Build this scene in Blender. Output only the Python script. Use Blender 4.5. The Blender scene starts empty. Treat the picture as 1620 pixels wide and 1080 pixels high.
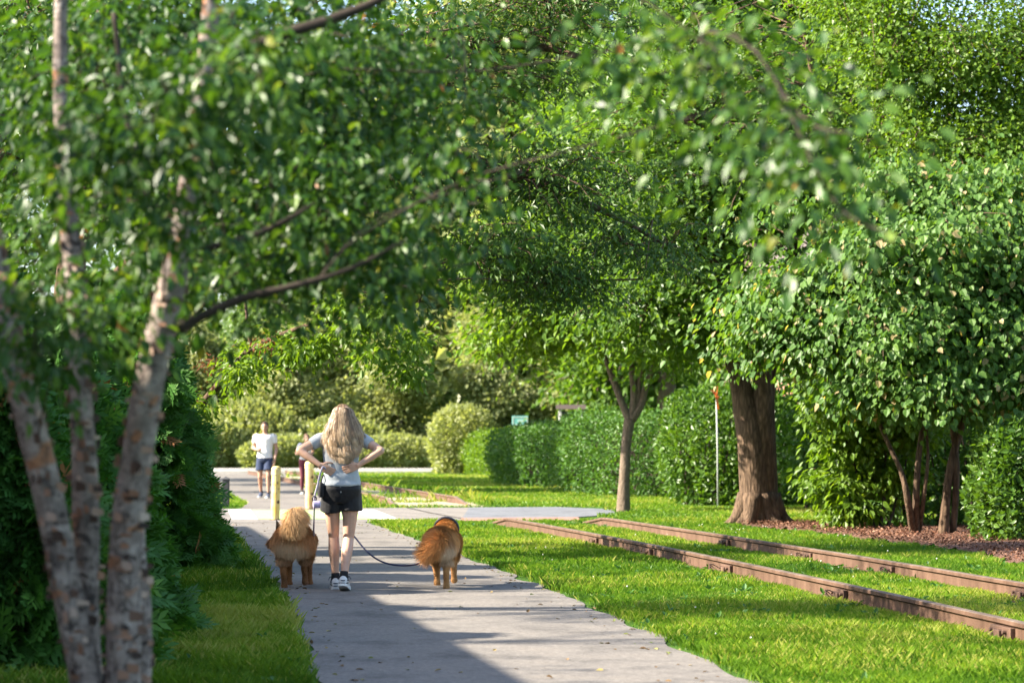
import bpy, bmesh, math, random
import numpy as np
from mathutils import Vector, Matrix
rng = np.random.default_rng(11)
random.seed(5)
R = math.radians
F, H, HZ, CX = 3825.0, 1.32, 698.0, 810.0
SC = bpy.context.scene
COL = SC.collection

def gp(px, py):
    d = F * H / (py - HZ)
    return ((px - CX) * d / F, d)

def at(px, py, d):
    return np.array(((px - CX) * d / F, d, H - (py - HZ) * d / F))

# ------------------------------------------------------------------ helpers
def unit(v):
    v = np.asarray(v, float)
    return v / np.maximum(np.linalg.norm(v, axis=-1, keepdims=True), 1e-9)

def sn(P, freq, seed, octs=3):
    """cheap smooth noise from summed sines, about -1..1"""
    r = np.random.default_rng(seed)
    P = np.asarray(P, float)
    out = np.zeros(P.shape[:-1])
    amp = 1.0
    for o in range(octs):
        for k in range(4):
            d = unit(r.normal(size=P.shape[-1]))
            out += amp * np.sin((P @ d) * freq * r.uniform(.7, 1.4) + r.uniform(0, 6.28)) / 2.6
        freq *= 2.1
        amp *= .5
    return np.clip(out, -1.4, 1.4)

def raw_mesh(name, V, faces_flat, loop_start, attrs=None, smooth=False):
    me = bpy.data.meshes.new(name)
    V = np.ascontiguousarray(V, np.float32)
    me.vertices.add(len(V)); me.vertices.foreach_set('co', V.ravel())
    me.loops.add(len(faces_flat)); me.loops.foreach_set('vertex_index', np.ascontiguousarray(faces_flat, np.int32))
    me.polygons.add(len(loop_start)); me.polygons.foreach_set('loop_start', np.ascontiguousarray(loop_start, np.int32))
    for k, a in (attrs or {}).items():
        a = np.asarray(a, np.float32)
        if a.ndim == 1:
            at_ = me.attributes.new(k, 'FLOAT', 'POINT'); at_.data.foreach_set('value', a)
        else:
            at_ = me.attributes.new(k, 'FLOAT_COLOR', 'POINT')
            if a.shape[1] == 3: a = np.concatenate([a, np.ones((len(a), 1), np.float32)], 1)
            at_.data.foreach_set('color', np.ascontiguousarray(a).ravel())
    me.polygons.foreach_set('use_smooth', np.full(len(loop_start), bool(smooth)))
    me.update(calc_edges=True)
    return me

def link(name, me, mat, parent=None):
    o = bpy.data.objects.new(name, me); COL.objects.link(o)
    if mat is not None:
        for m in (mat if isinstance(mat, (list, tuple)) else [mat]): me.materials.append(m)
    if parent is not None: o.parent = parent
    return o

def tag(o, label=None, cat=None, group=None, kind=None):
    if label: o['label'] = label
    if cat: o['category'] = cat
    if group: o['group'] = group
    if kind: o['kind'] = kind
    return o

def empty(name, loc, rz=0.0, label=None, cat=None, group=None):
    o = bpy.data.objects.new(name, None); COL.objects.link(o)
    o.location = loc; o.rotation_euler = (0, 0, rz); o.empty_display_size = .1
    return tag(o, label, cat, group)

def copy_thing(root, loc, rz, scale=None, label=None, group=None):
    r = root.copy(); COL.objects.link(r); r.location = loc; r.rotation_euler = (0, 0, rz)
    if scale: r.scale = scale
    if label: r['label'] = label
    if group: r['group'] = group
    for ch in list(root.children):
        c = ch.copy(); COL.objects.link(c); c.parent = r
        for g in list(ch.children):
            e = g.copy(); COL.objects.link(e); e.parent = c
    return r

class MB:
    def __init__(s): s.v = []; s.f = []; s.ls = []; s.a = []; s.m = []; s.n = 0; s.nl = 0
    def add(s, V, faces, var=.5):
        """faces: int array (nf,k) of one size"""
        V = np.asarray(V, float).reshape(-1, 3); faces = np.asarray(faces, int)
        s.v.append(V); s.f.append((faces + s.n).ravel())
        k = faces.shape[1]; s.ls.append(s.nl + k * np.arange(len(faces)))
        s.nl += k * len(faces); s.n += len(V)
        s.a.append(np.broadcast_to(np.asarray(var, float), (len(V),)))
        return s
    def tube(s, pts, rad, k=8, cap=True, rough=0.0, rfreq=8.0, seed=1, var=.5, flat=1.0, up=None):
        pts = np.asarray(pts, float); m = len(pts)
        rad = np.broadcast_to(np.asarray(rad, float), (m,))
        T = unit(np.gradient(pts, axis=0))
        u = np.array(up, float) if up is not None else (np.array([1., 0, 0]) if abs(T[0, 0]) < .9 else np.array([0, 1., 0]))
        U = np.zeros_like(pts); W = np.zeros_like(pts)
        for i in range(m):
            u = u - T[i] * (u @ T[i]); u = u / max(np.linalg.norm(u), 1e-9)
            U[i] = u; W[i] = np.cross(T[i], u)
        th = np.linspace(0, 2 * np.pi, k, endpoint=False)
        V = pts[:, None] + rad[:, None, None] * (np.cos(th)[None, :, None] * U[:, None] + flat * np.sin(th)[None, :, None] * W[:, None])
        if rough:
            nz = sn(V * np.array([1, 1, .35]), rfreq, seed)
            V = pts[:, None] + (V - pts[:, None]) * (1 + rough * nz[..., None])
        i = np.arange(m - 1)[:, None] * k; j = np.arange(k)[None]
        jn = (j + 1) % k
        Q = np.stack([i + j, i + jn, i + k + jn, i + k + j], -1).reshape(-1, 4)
        s.add(V, Q, var)
        if cap:
            e0 = s.n - m * k
            for ring, c, flip in ((0, pts[0], True), (m - 1, pts[-1], False)):
                base = e0 + ring * k
                s.v.append(c[None].astype(float)); ci = s.n; s.n += 1
                s.a.append(np.array([var if np.isscalar(var) else .5]))
                a = base + np.arange(k); b = base + (np.arange(k) + 1) % k
                tri = np.stack([b, a, np.full(k, ci)], -1) if flip else np.stack([a, b, np.full(k, ci)], -1)
                s.f.append(tri.ravel()); s.ls.append(s.nl + 3 * np.arange(k)); s.nl += 3 * k
        return s
    def loft(s, rings, k=20, var=.5, sq=1.0):
        """rings: (cx,cy,cz,rx,ry) stacked along any axis in z"""
        rings = np.asarray(rings, float); m = len(rings)
        th = np.linspace(0, 2 * np.pi, k, endpoint=False)
        c, n_ = np.cos(th), np.sin(th)
        c = np.sign(c) * np.abs(c) ** sq; n_ = np.sign(n_) * np.abs(n_) ** sq
        V = np.stack([rings[:, 0, None] + rings[:, 3, None] * c, rings[:, 1, None] + rings[:, 4, None] * n_,
                      np.repeat(rings[:, 2, None], k, 1)], -1)
        return s._rings(V, rings[:, :3], var)
    def _rings(s, V, C, var=.5):
        m, k = V.shape[:2]
        i = np.arange(m - 1)[:, None] * k; j = np.arange(k)[None]; jn = (j + 1) % k
        Q = np.stack([i + j, i + jn, i + k + jn, i + k + j], -1).reshape(-1, 4)
        e0 = s.n
        s.add(V, Q, var)
        for ring, c, flip in ((0, C[0], True), (m - 1, C[-1], False)):
            base = e0 + ring * k
            s.v.append(np.asarray(c, float)[None]); ci = s.n; s.n += 1; s.a.append(np.array([.5]))
            a = base + np.arange(k); b = base + (np.arange(k) + 1) % k
            tri = np.stack([b, a, np.full(k, ci)], -1) if flip else np.stack([a, b, np.full(k, ci)], -1)
            s.f.append(tri.ravel()); s.ls.append(s.nl + 3 * np.arange(k)); s.nl += 3 * k
        return s
    def ball(s, c, r, k=14, m=9, var=.5, rot=None):
        c = np.asarray(c, float); r = np.broadcast_to(np.asarray(r, float), (3,))
        ph = np.linspace(-np.pi / 2 + .12, np.pi / 2 - .12, m); th = np.linspace(0, 2 * np.pi, k, endpoint=False)
        V = np.stack([np.cos(ph)[:, None] * np.cos(th), np.cos(ph)[:, None] * np.sin(th), np.repeat(np.sin(ph)[:, None], k, 1)], -1) * r
        C = np.stack([0 * ph, 0 * ph, np.sin(ph) * 1.02], -1) * r
        if rot is not None: V = V @ np.asarray(rot).T; C = C @ np.asarray(rot).T
        return s._rings(V + c, C + c, var)
    def box(s, c, sz, rz=0.0, var=.5, M=None):
        x, y, z = np.asarray(sz) / 2.0
        V = np.array([(-x, -y, -z), (x, -y, -z), (x, y, -z), (-x, y, -z), (-x, -y, z), (x, -y, z), (x, y, z), (-x, y, z)])
        if M is not None: V = V @ np.asarray(M).T
        if rz:
            cs, si = math.cos(rz), math.sin(rz); V = V @ np.array([[cs, si, 0], [-si, cs, 0], [0, 0, 1]])
        return s.add(V + np.asarray(c), [(0, 3, 2, 1), (4, 5, 6, 7), (0, 1, 5, 4), (1, 2, 6, 5), (2, 3, 7, 6), (3, 0, 4, 7)], var)
    def xform(s, M):
        M = np.asarray(M); s.v = [v @ M[:3, :3].T + M[:3, 3] for v in s.v]; return s
    def mesh(s, name, smooth=False):
        return raw_mesh(name, np.concatenate(s.v), np.concatenate(s.f), np.concatenate(s.ls), {'var': np.concatenate(s.a)}, smooth)
    def build(s, name, mat, parent=None, smooth=False, bevel=0):
        o = link(name, s.mesh(name, smooth), mat, parent)
        if bevel:
            b = o.modifiers.new('bevel', 'BEVEL'); b.width = bevel; b.segments = 2; b.limit_method = 'ANGLE'
        return o

def bake(o):
    dg = bpy.context.evaluated_depsgraph_get(); dg.update()
    me = bpy.data.meshes.new_from_object(o.evaluated_get(dg))
    o.modifiers.clear(); old = o.data; o.data = me
    bpy.data.meshes.remove(old)
    return o

def remesh(o, voxel, smooth=3, fac=.5):
    r = o.modifiers.new('remesh', 'REMESH'); r.mode = 'VOXEL'; r.voxel_size = voxel; r.use_smooth_shade = True
    if smooth:
        sm = o.modifiers.new('smooth', 'SMOOTH'); sm.iterations = smooth; sm.factor = fac
    m = list(o.data.materials)
    bake(o)
    o.data.materials.clear()
    for x in m: o.data.materials.append(x)
    o.data.polygons.foreach_set('use_smooth', np.ones(len(o.data.polygons), bool))
    return o

def verts(o):
    n = len(o.data.vertices); V = np.empty(n * 3, np.float32); o.data.vertices.foreach_get('co', V); return V.reshape(-1, 3).astype(float)
def norms(o):
    n = len(o.data.vertices); V = np.empty(n * 3, np.float32); o.data.vertex_normals.foreach_get('vector', V); return V.reshape(-1, 3).astype(float)
def set_verts(o, V):
    o.data.vertices.foreach_set('co', np.ascontiguousarray(V, np.float32).ravel()); o.data.update()
def set_attr(o, name, a):
    a = np.asarray(a, np.float32)
    if a.ndim == 1:
        t = o.data.attributes.new(name, 'FLOAT', 'POINT'); t.data.foreach_set('value', a)
    else:
        t = o.data.attributes.new(name, 'FLOAT_COLOR', 'POINT')
        t.data.foreach_set('color', np.ascontiguousarray(np.concatenate([a, np.ones((len(a), 1), np.float32)], 1)).ravel())

def spline(P, n):
    """smooth curve through the points"""
    P = np.asarray(P, float); m = len(P)
    t = np.linspace(0, m - 1, n); i = np.clip(t.astype(int), 0, m - 2); f = (t - i)[:, None]
    Q = np.concatenate([[2 * P[0] - P[1]], P, [2 * P[-1] - P[-2]]])
    p0, p1, p2, p3 = Q[i], Q[i + 1], Q[i + 2], Q[i + 3]
    return .5 * ((2 * p1) + (-p0 + p2) * f + (2 * p0 - 5 * p1 + 4 * p2 - p3) * f ** 2 + (-p0 + 3 * p1 - 3 * p2 + p3) * f ** 3)

# ------------------------------------------------------------------ materials
def newmat(name):
    m = bpy.data.materials.new(name); m.use_nodes = True
    nt = m.node_tree; nt.nodes.clear()
    out = nt.nodes.new('ShaderNodeOutputMaterial')
    return m, nt, out

class N:
    def __init__(s, nt): s.nt = nt
    def __call__(s, typ, ins=None, **kw):
        n = s.nt.nodes.new('ShaderNode' + typ)
        for k, v in kw.items(): setattr(n, k, v)
        for k, v in (ins or {}).items():
            if hasattr(v, 'is_output') or isinstance(v, bpy.types.NodeSocket): s.nt.links.new(v, n.inputs[k])
            else: n.inputs[k].default_value = v
        return n
    def ramp(s, fac, stops, interp='LINEAR'):
        n = s.nt.nodes.new('ShaderNodeValToRGB'); cr = n.color_ramp; cr.interpolation = interp
        while len(cr.elements) < len(stops): cr.elements.new(.5)
        for e, (p, c) in zip(cr.elements, stops): e.position = p; e.color = (*c, 1) if len(c) == 3 else c
        s.nt.links.new(fac, n.inputs[0]); return n.outputs[0]
    def noise(s, vec, scale, detail=4, rough=.55, dist=0.0):
        ins = {'Scale': scale, 'Detail': detail, 'Roughness': rough, 'Distortion': dist}
        if vec is not None: ins['Vector'] = vec
        return s('TexNoise', ins).outputs['Fac']
    def mix(s, fac, a, b, blend='MIX'):
        n = s.nt.nodes.new('ShaderNodeMix'); n.data_type = 'RGBA'; n.blend_type = blend
        for i, v in ((0, fac), (6, a), (7, b)):
            if isinstance(v, bpy.types.NodeSocket): s.nt.links.new(v, n.inputs[i])
            else: n.inputs[i].default_value = v if i == 0 or len(v) == 4 else (*v, 1)
        return n.outputs[2]
    def math(s, op, a, b=0.0):
        n = s.nt.nodes.new('ShaderNodeMath'); n.operation = op
        for i, v in enumerate((a, b)):
            if isinstance(v, bpy.types.NodeSocket): s.nt.links.new(v, n.inputs[i])
            else: n.inputs[i].default_value = v
        return n.outputs[0]

def leaf_mat(name, stops, tr=.42, glow=(1.5, 1.55, .55), rough=.42, spec=.35, k=1.0):
    stops = [(p_, tuple(x * k for x in c_)) for p_, c_ in stops]
    m, nt, out = newmat(name); n = N(nt)
    a = n('Attribute', attribute_name='var').outputs['Fac']
    c = n.ramp(a, stops)
    p = n('BsdfPrincipled', {'Base Color': c, 'Roughness': rough, 'Specular IOR Level': spec})
    tc = n.mix(1.0, c, (*glow, 1), 'MULTIPLY')
    t = n('BsdfTranslucent', {'Color': tc})
    mx = n('MixShader', {0: tr, 1: p.outputs[0], 2: t.outputs[0]})
    nt.links.new(mx.outputs[0], out.inputs[0]); return m

def plain(name, col, rough=.6, spec=.4, metal=0.0, nscale=30, namt=.18, bump=0.0, bscale=60, coord='Object'):
    m, nt, out = newmat(name); n = N(nt)
    tc = n('TexCoord').outputs[coord]
    f = n.noise(tc, nscale, 5)
    d = tuple(max(0, x * (1 - namt)) for x in col); l = tuple(min(1, x * (1 + namt)) for x in col)
    c = n.ramp(f, [(.3, d), (.7, l)])
    ins = {'Base Color': c, 'Roughness': rough, 'Specular IOR Level': spec, 'Metallic': metal}
    if bump:
        b = n('Bump', {'Strength': bump, 'Distance': .01, 'Height': n.noise(tc, bscale, 6)})
        ins['Normal'] = b.outputs[0]
    p = n('BsdfPrincipled', ins); nt.links.new(p.outputs[0], out.inputs[0]); return m

def attr_mat(name, rough=.5, spec=.3, tr=0.0):
    m, nt, out = newmat(name); n = N(nt)
    c = n('Attribute', attribute_name='col').outputs['Color']
    p = n('BsdfPrincipled', {'Base Color': c, 'Roughness': rough, 'Specular IOR Level': spec})
    if tr:
        t = n('BsdfTranslucent', {'Color': c})
        mx = n('MixShader', {0: tr, 1: p.outputs[0], 2: t.outputs[0]}); nt.links.new(mx.outputs[0], out.inputs[0])
    else: nt.links.new(p.outputs[0], out.inputs[0])
    return m

def bark_mat(name, dark, light, scale=9, bump=.6, stretch=.25):
    m, nt, out = newmat(name); n = N(nt)
    tc = n('TexCoord').outputs['Object']
    mp = n('Mapping', {'Vector': tc, 'Scale': (1, 1, stretch)}).outputs[0]
    f = n.noise(mp, scale * 2.2, 8, .68, .6)
    v = n('TexVoronoi', {'Vector': mp, 'Scale': scale * 2.5}, feature='DISTANCE_TO_EDGE').outputs['Distance']
    g = n.math('ADD', n.math('MULTIPLY', f, .75), n.math('MULTIPLY', v, .5))
    c = n.ramp(g, [(.25, dark), (.6, light)])
    b = n('Bump', {'Strength': bump, 'Distance': .05, 'Height': g})
    p = n('BsdfPrincipled', {'Base Color': c, 'Roughness': .9, 'Specular IOR Level': .2, 'Normal': b.outputs[0]})
    nt.links.new(p.outputs[0], out.inputs[0]); return m

M = {}
M['birch_leaf'] = leaf_mat('birch leaf', [(0, (.02, .062, .014)), (.45, (.046, .12, .02)), (.8, (.1, .19, .028)), (.96, (.2, .28, .05)), (1, (.3, .12, .04))], .34, (2.0, 1.8, .4), .4, .4, k=.9)
M['locust_leaf'] = leaf_mat('honey locust leaf', [(0, (.035, .085, .012)), (.6, (.065, .14, .018)), (1, (.12, .21, .03))], .33, (1.7, 1.6, .4), k=.78)
M['maple_leaf'] = leaf_mat('bright green leaf', [(0, (.065, .135, .012)), (.55, (.115, .205, .02)), (1, (.18, .27, .03))], .46, (1.7, 1.6, .4), k=1.0)
M['linden_leaf'] = leaf_mat('broad green leaf', [(0, (.055, .125, .018)), (.55, (.1, .195, .028)), (1, (.16, .26, .045))], .45, (1.7, 1.6, .45), k=.86)
M['redbud_leaf'] = leaf_mat('heart shaped leaf', [(0, (.05, .12, .022)), (.55, (.095, .19, .035)), (.95, (.15, .25, .05)), (1, (.42, .33, .17))], .42, (1.65, 1.55, .45), .45, .3, k=0.95)
M['shrub_leaf'] = leaf_mat('glossy shrub leaf', [(0, (.05, .115, .018)), (.6, (.09, .185, .025)), (1, (.15, .25, .035))], .36, (1.6, 1.55, .45), .4, .35, k=.85)
M['hedge_leaf'] = leaf_mat('hedge leaf', [(0, (.045, .115, .022)), (.6, (.08, .18, .03)), (1, (.13, .24, .04))], .34, (1.5, 1.5, .45), .42, .25, k=.85)
M['thuja_leaf'] = leaf_mat('arborvitae spray', [(0, (.02, .065, .012)), (.7, (.042, .115, .018)), (.96, (.075, .16, .022)), (1, (.2, .09, .035))], .3, (1.6, 1.6, .45), .5, .3, k=1.55)
M['far_haze_leaf'] = leaf_mat('haze paled far leaf', [(0, (.17, .205, .07)), (.5, (.26, .29, .11)), (1, (.36, .38, .17))], .5, (1.4, 1.4, .7))  # distance haze put into the leaf colour: paler and less saturated
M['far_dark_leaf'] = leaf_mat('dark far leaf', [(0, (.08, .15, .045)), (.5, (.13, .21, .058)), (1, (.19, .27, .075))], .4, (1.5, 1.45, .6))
M['brown_leaf'] = leaf_mat('dead brown leaf', [(0, (.12, .045, .02)), (1, (.26, .1, .04))], .35, (1.3, 1.0, .6))
M['grass'] = leaf_mat('lawn grass blade', [(0, (.055, .135, .012)), (.5, (.125, .232, .018)), (.85, (.215, .31, .03)), (1, (.36, .37, .1))], .42, (1.5, 1.5, .5), .45, .3)
M['bark_dark'] = bark_mat('dark furrowed bark', (.035, .022, .015), (.165, .108, .07), 7, .9)
M['bark_grey'] = bark_mat('grey brown bark', (.075, .055, .04), (.22, .17, .125), 14, .5)
M['twig'] = plain('twig bark', (.05, .038, .03), .85, .2, nscale=14, namt=.4)

def birch_bark():
    m, nt, out = newmat('river birch bark'); n = N(nt)
    tc = n('TexCoord').outputs['Object']
    flat = n('Mapping', {'Vector': tc, 'Scale': (1, 1, 1.7)}).outputs[0]
    tall = n('Mapping', {'Vector': tc, 'Scale': (1, 1, .35)}).outputs[0]
    base = n.ramp(n.noise(flat, 9, 6, .6, .4), [(.28, (.13, .1, .085)), (.5, (.27, .215, .185)), (.72, (.45, .385, .345))])
    peel = n.ramp(n.noise(flat, 6.5, 3, .5, 1.2), [(.60, (0, 0, 0)), (.66, (1, 1, 1))])
    c1 = n.mix(peel, base, (.36, .17, .09))
    crack = n.ramp(n.noise(flat, 17, 8, .72, 1.6), [(.54, (0, 0, 0)), (.60, (1, 1, 1))])
    c2 = n.mix(n.math('MULTIPLY', crack, .95), c1, (.035, .026, .024))
    plates = n.ramp(n.noise(tall, 26, 7, .7, .8), [(.40, (1, 1, 1)), (.5, (0, 0, 0))])
    sep = n('SeparateXYZ', {0: tc}).outputs[2]
    low = n('MapRange', {0: sep, 1: 1.5, 2: .7, 3: 0.15, 4: .9}).outputs[0]
    c3 = n.mix(n.math('MULTIPLY', plates, low), c2, (.05, .04, .037))
    hgt = n.math('SUBTRACT', n.math('ADD', n.noise(flat, 17, 8, .72, 1.6), n.math('MULTIPLY', n.noise(tall, 26, 7, .7, .8), .8)), n.math('MULTIPLY', crack, .4))
    b = n('Bump', {'Strength': .8, 'Distance': .012, 'Height': hgt})
    p = n('BsdfPrincipled', {'Base Color': c3, 'Roughness': .75, 'Specular IOR Level': .25, 'Normal': b.outputs[0]})
    nt.links.new(p.outputs[0], out.inputs[0]); return m
M['birch_bark'] = birch_bark()

# ------------------------------------------------------------------ foliage
OVATE = (np.array([(0, 0, 0), (.28, .27, .07), (.62, .24, .06), (1, 0, -.1), (.62, -.24, .06), (.28, -.27, .07)]), np.array([(0, 3, 2, 1), (0, 5, 4, 3)]))
HEART = (np.array([(0, 0, 0), (.12, .36, .05), (.55, .36, .07), (1, 0, -.1), (.55, -.36, .07), (.12, -.36, .05)]), np.array([(0, 3, 2, 1), (0, 5, 4, 3)]))
LANCE = (np.array([(0, 0, 0), (.45, .17, .05), (1, 0, -.06), (.45, -.17, .05)]), np.array([(0, 2, 1), (0, 3, 2)]))
RHOMB = (np.array([(0, 0, 0), (.45, .36, .08), (1, 0, -.08), (.45, -.36, .08)]), np.array([(0, 2, 1), (0, 3, 2)]))

def leaves(mb, P, D, Nn, size, tpl, var):
    T, Fc = tpl
    D = unit(D); S = unit(np.cross(Nn, D)); Nn = np.cross(D, S)
    V = P[:, None] + size[:, None, None] * (T[None, :, 0, None] * D[:, None] + T[None, :, 1, None] * S[:, None] + T[None, :, 2, None] * Nn[:, None])
    k = len(T); n = len(P)
    faces = (Fc[None] + (np.arange(n) * k)[:, None, None]).reshape(-1, Fc.shape[1])
    mb.add(V.reshape(-1, 3), faces, np.repeat(var, k))

def cluster_leaves(mb, C, per, spread, size, tpl, droop=.35, flat=.55, vbase=0.0, out_from=None, svar=.42, brown=0.0, hang=.0):
    n = len(C)
    cnt = per
    off = rng.normal(size=(n, cnt, 3)) * spread * np.array([1, 1, flat]) * rng.uniform(.6, 1.25, size=(n, 1, 1))
    P = (C[:, None] + off).reshape(-1, 3)
    D = unit(off + rng.normal(size=off.shape) * spread * .8).reshape(-1, 3)
    D[:, 2] -= droop + hang * rng.uniform(0, 1, len(D))
    Nn = rng.normal(size=P.shape) * .55 + np.array([-.15, -.15, .9])
    if out_from is not None: Nn += .5 * unit(P - out_from)
    s = size * rng.uniform(1 - svar, 1 + svar, len(P))
    cv = np.repeat(rng.uniform(-.22, .22, n), cnt)
    v = np.clip(.45 + vbase + cv + rng.normal(size=len(P)) * .17, 0, .97)
    if brown: v = np.where(rng.uniform(size=len(P)) < brown, 1.0, v)
    leaves(mb, P, D, Nn, s, tpl, v)

def in_ellipsoids(clumps, seed, gap=.0, gfreq=1.2):
    r = np.random.default_rng(seed); out = []; idx = []
    for i, c in enumerate(clumps):
        c0, rad, n = np.array(c[:3], float), np.array(c[3:6], float), int(c[6])
        q = unit(r.normal(size=(n, 3))) * (r.uniform(size=(n, 1)) ** .42)
        p = c0 + q * rad * (1 + .27 * sn(q, 4, seed + i)[:, None])
        if gap:
            keep = sn(p, gfreq, seed + 77) > -1 + gap
            p = p[keep]
        out.append(p); idx.append(np.full(len(p), i))
    return np.concatenate(out), np.concatenate(idx)

def wood(mb, trunk_pts, trunk_r, clumps, C, idx, limb_r=.07, twig_r=.008, seed=0, k=7):
    """limbs from the trunk to each clump and twigs from the limbs to each leaf cluster"""
    r = np.random.default_rng(seed)
    TP = np.asarray(trunk_pts, float)
    for i, c in enumerate(clumps):
        c0 = np.array(c[:3], float)
        cost = np.linalg.norm(TP - c0, axis=1) + 2.2 * np.maximum(0, TP[:, 2] - c0[2] + .3) 
        j = int(np.argmin(cost)); s = TP[j]
        L = np.linalg.norm(c0 - s)
        mid = s * .5 + c0 * .5 + np.array([0, 0, .14 * L]) + r.normal(size=3) * .06 * L
        end = c0 + (c0 - s) * .45 * np.array([1, 1, .5])
        cv = spline([s, s * .75 + mid * .25 + np.array([0, 0, .05 * L]), mid, c0, end], 16)
        cv[2:] += sn(cv[2:], 3, seed + i)[:, None] * .03 * L * np.array([1, .7, .6]) * .5
        r0 = min(limb_r, .7 * trunk_r[min(j, len(trunk_r) - 1)])
        mb.tube(cv, np.linspace(r0, twig_r * 1.6, 16), k, rough=.08, seed=seed + i)
        pts = C[idx == i]
        for p in pts:
            q = cv[3:]
            dd = np.linalg.norm(q - p, axis=1) + 1.2 * np.maximum(0, q[:, 2] - p[2]) * .3
            a = q[int(np.argmin(dd))]
            l = np.linalg.norm(p - a)
            if l < .05: continue
            m1 = a * .5 + p * .5 + np.array([0, 0, .12 * l]) + r.normal(size=3) * .07 * l
            e = p + (p - m1) * .3 - np.array([0, 0, .08 * l])
            mb.tube(np.array([a, m1, p, e]), np.array([twig_r * (1 + l * .5), twig_r, twig_r * .7, twig_r * .3]), 4, cap=False)
# ------------------------------------------------------------------ world, sun, camera
ELEV, AZ = R(35), R(-8)          # sun to the left of the view, a touch behind the camera if AZ < 0
to_sun = Vector((-math.cos(ELEV) * math.cos(AZ), math.cos(ELEV) * math.sin(AZ), math.sin(ELEV)))
w = bpy.data.worlds.new('World'); SC.world = w; w.use_nodes = True
wn = w.node_tree; wn.nodes.clear()
sky = wn.nodes.new('ShaderNodeTexSky'); sky.sky_type = 'NISHITA'; sky.sun_disc = False
sky.sun_elevation = ELEV; sky.sun_rotation = R(270) + AZ; sky.air_density = 1.0; sky.dust_density = 1.5
bg = wn.nodes.new('ShaderNodeBackground'); bg.inputs[1].default_value = .105
wo = wn.nodes.new('ShaderNodeOutputWorld')
wn.links.new(sky.outputs[0], bg.inputs[0]); wn.links.new(bg.outputs[0], wo.inputs[0])
sl = bpy.data.lights.new('sun', 'SUN'); sl.energy = 5.0; sl.angle = R(.55); sl.color = (1, .91, .75)
so = bpy.data.objects.new('sun', sl); COL.objects.link(so); so.rotation_euler = to_sun.to_track_quat('Z', 'Y').to_euler(); so.location = (-30, -5, 25)

cam = bpy.data.cameras.new('camera'); co = bpy.data.objects.new('camera', cam); COL.objects.link(co); SC.camera = co
co.location = (0, 0, H); co.rotation_euler = (R(90), 0, 0)
cam.lens = 85; cam.sensor_width = 36; cam.shift_y = 158 / 1620; cam.clip_end = 2000; cam.clip_start = .1
cam.dof.use_dof = True; cam.dof.focus_distance = 21.6; cam.dof.aperture_fstop = 3.3

vs = SC.view_settings; vs.view_transform = 'Standard'; vs.look = 'None'; vs.exposure = 2.08; vs.gamma = 1
cy = SC.cycles
cy.max_bounces = 4; cy.diffuse_bounces = 1; cy.glossy_bounces = 2; cy.transmission_bounces = 4; cy.transparent_max_bounces = 6; cy.volume_bounces = 0
cy.use_denoising = True; cy.denoiser = 'OPENIMAGEDENOISE'; cy.sample_clamp_indirect = 6; cy.caustics_reflective = False; cy.caustics_refractive = False
cy.use_adaptive_sampling = False

# ------------------------------------------------------------------ layout
LEp = np.polyfit([9, 13.2, 15.7, 20.4, 25.4, 31, 39.4], [-.66, -1.07, -1.32, -1.94, -2.63, -3.43, -4.75], 3)
REp = np.polyfit([9, 13.8, 17.5, 22.3, 27.4, 31, 35.3, 39.2], [1.65, 1.24, .84, .24, -.53, -1.12, -1.66, -2.36], 3)
FL = ([38, 47, 51, 60, 70, 85, 97, 104], [-4.55, -5.3, -5.6, -7.0, -9.2, -13, -16.5, -18])
FR = ([38, 47, 51, 60, 70, 85, 97, 104], [-2.2, -2.9, -3.5, -4.9, -6.05, -8.0, -9.0, -9.3])
def path_l(y): return np.where(y < 39.4, np.polyval(LEp, np.clip(y, 4, 39.4)), np.interp(y, *FL))
def path_r(y): return np.where(y < 39.4, np.polyval(REp, np.clip(y, 4, 39.4)), np.interp(y, *FR))
def drive_near(x): return 39.5 + .19 * (x + 2.2)
def drive_far(x): return 47.6 + .19 * (x + 3)
DX0, DX1 = -16.0, 1.75
def inside(poly, x, y):
    c = np.zeros(np.shape(x), bool); n = len(poly)
    for i in range(n):
        (x1, y1), (x2, y2) = poly[i], poly[(i + 1) % n]
        k = ((y1 > y) != (y2 > y)) & (x < (x2 - x1) * (y - y1) / (y2 - y1 + 1e-12) + x1)
        c ^= k
    return c
MULCH = [gp(*p) for p in [(1172, 833), (1195, 838), (1240, 840), (1300, 846), (1400, 859), (1480, 868), (1545, 880), (1600, 893), (1720, 915), (1900, 905), (1900, 850), (1600, 838), (1450, 831), (1300, 831), (1240, 828), (1200, 826), (1178, 829)]]
def wob(x, y, s, f): return sn(np.stack([x, y], -1), f, s)
def on_mulch(x, y): return inside(MULCH, x + .12 * wob(x, y, 3, 3), y + .35 * wob(x, y, 4, 2))
def on_path(x, y, g=0.0): return (x > path_l(y) - g) & (x < path_r(y) + g) & (y < 104)
def on_drive(x, y, g=0.0): return (y > drive_near(x) - g) & (y < drive_far(x) + g) & (x > DX0) & (x < DX1 + .3 * wob(x, y, 8, 1.5))
def on_road(x, y, g=0.0): return (y > 99 - g) & (y < 105.5 + g)

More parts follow.
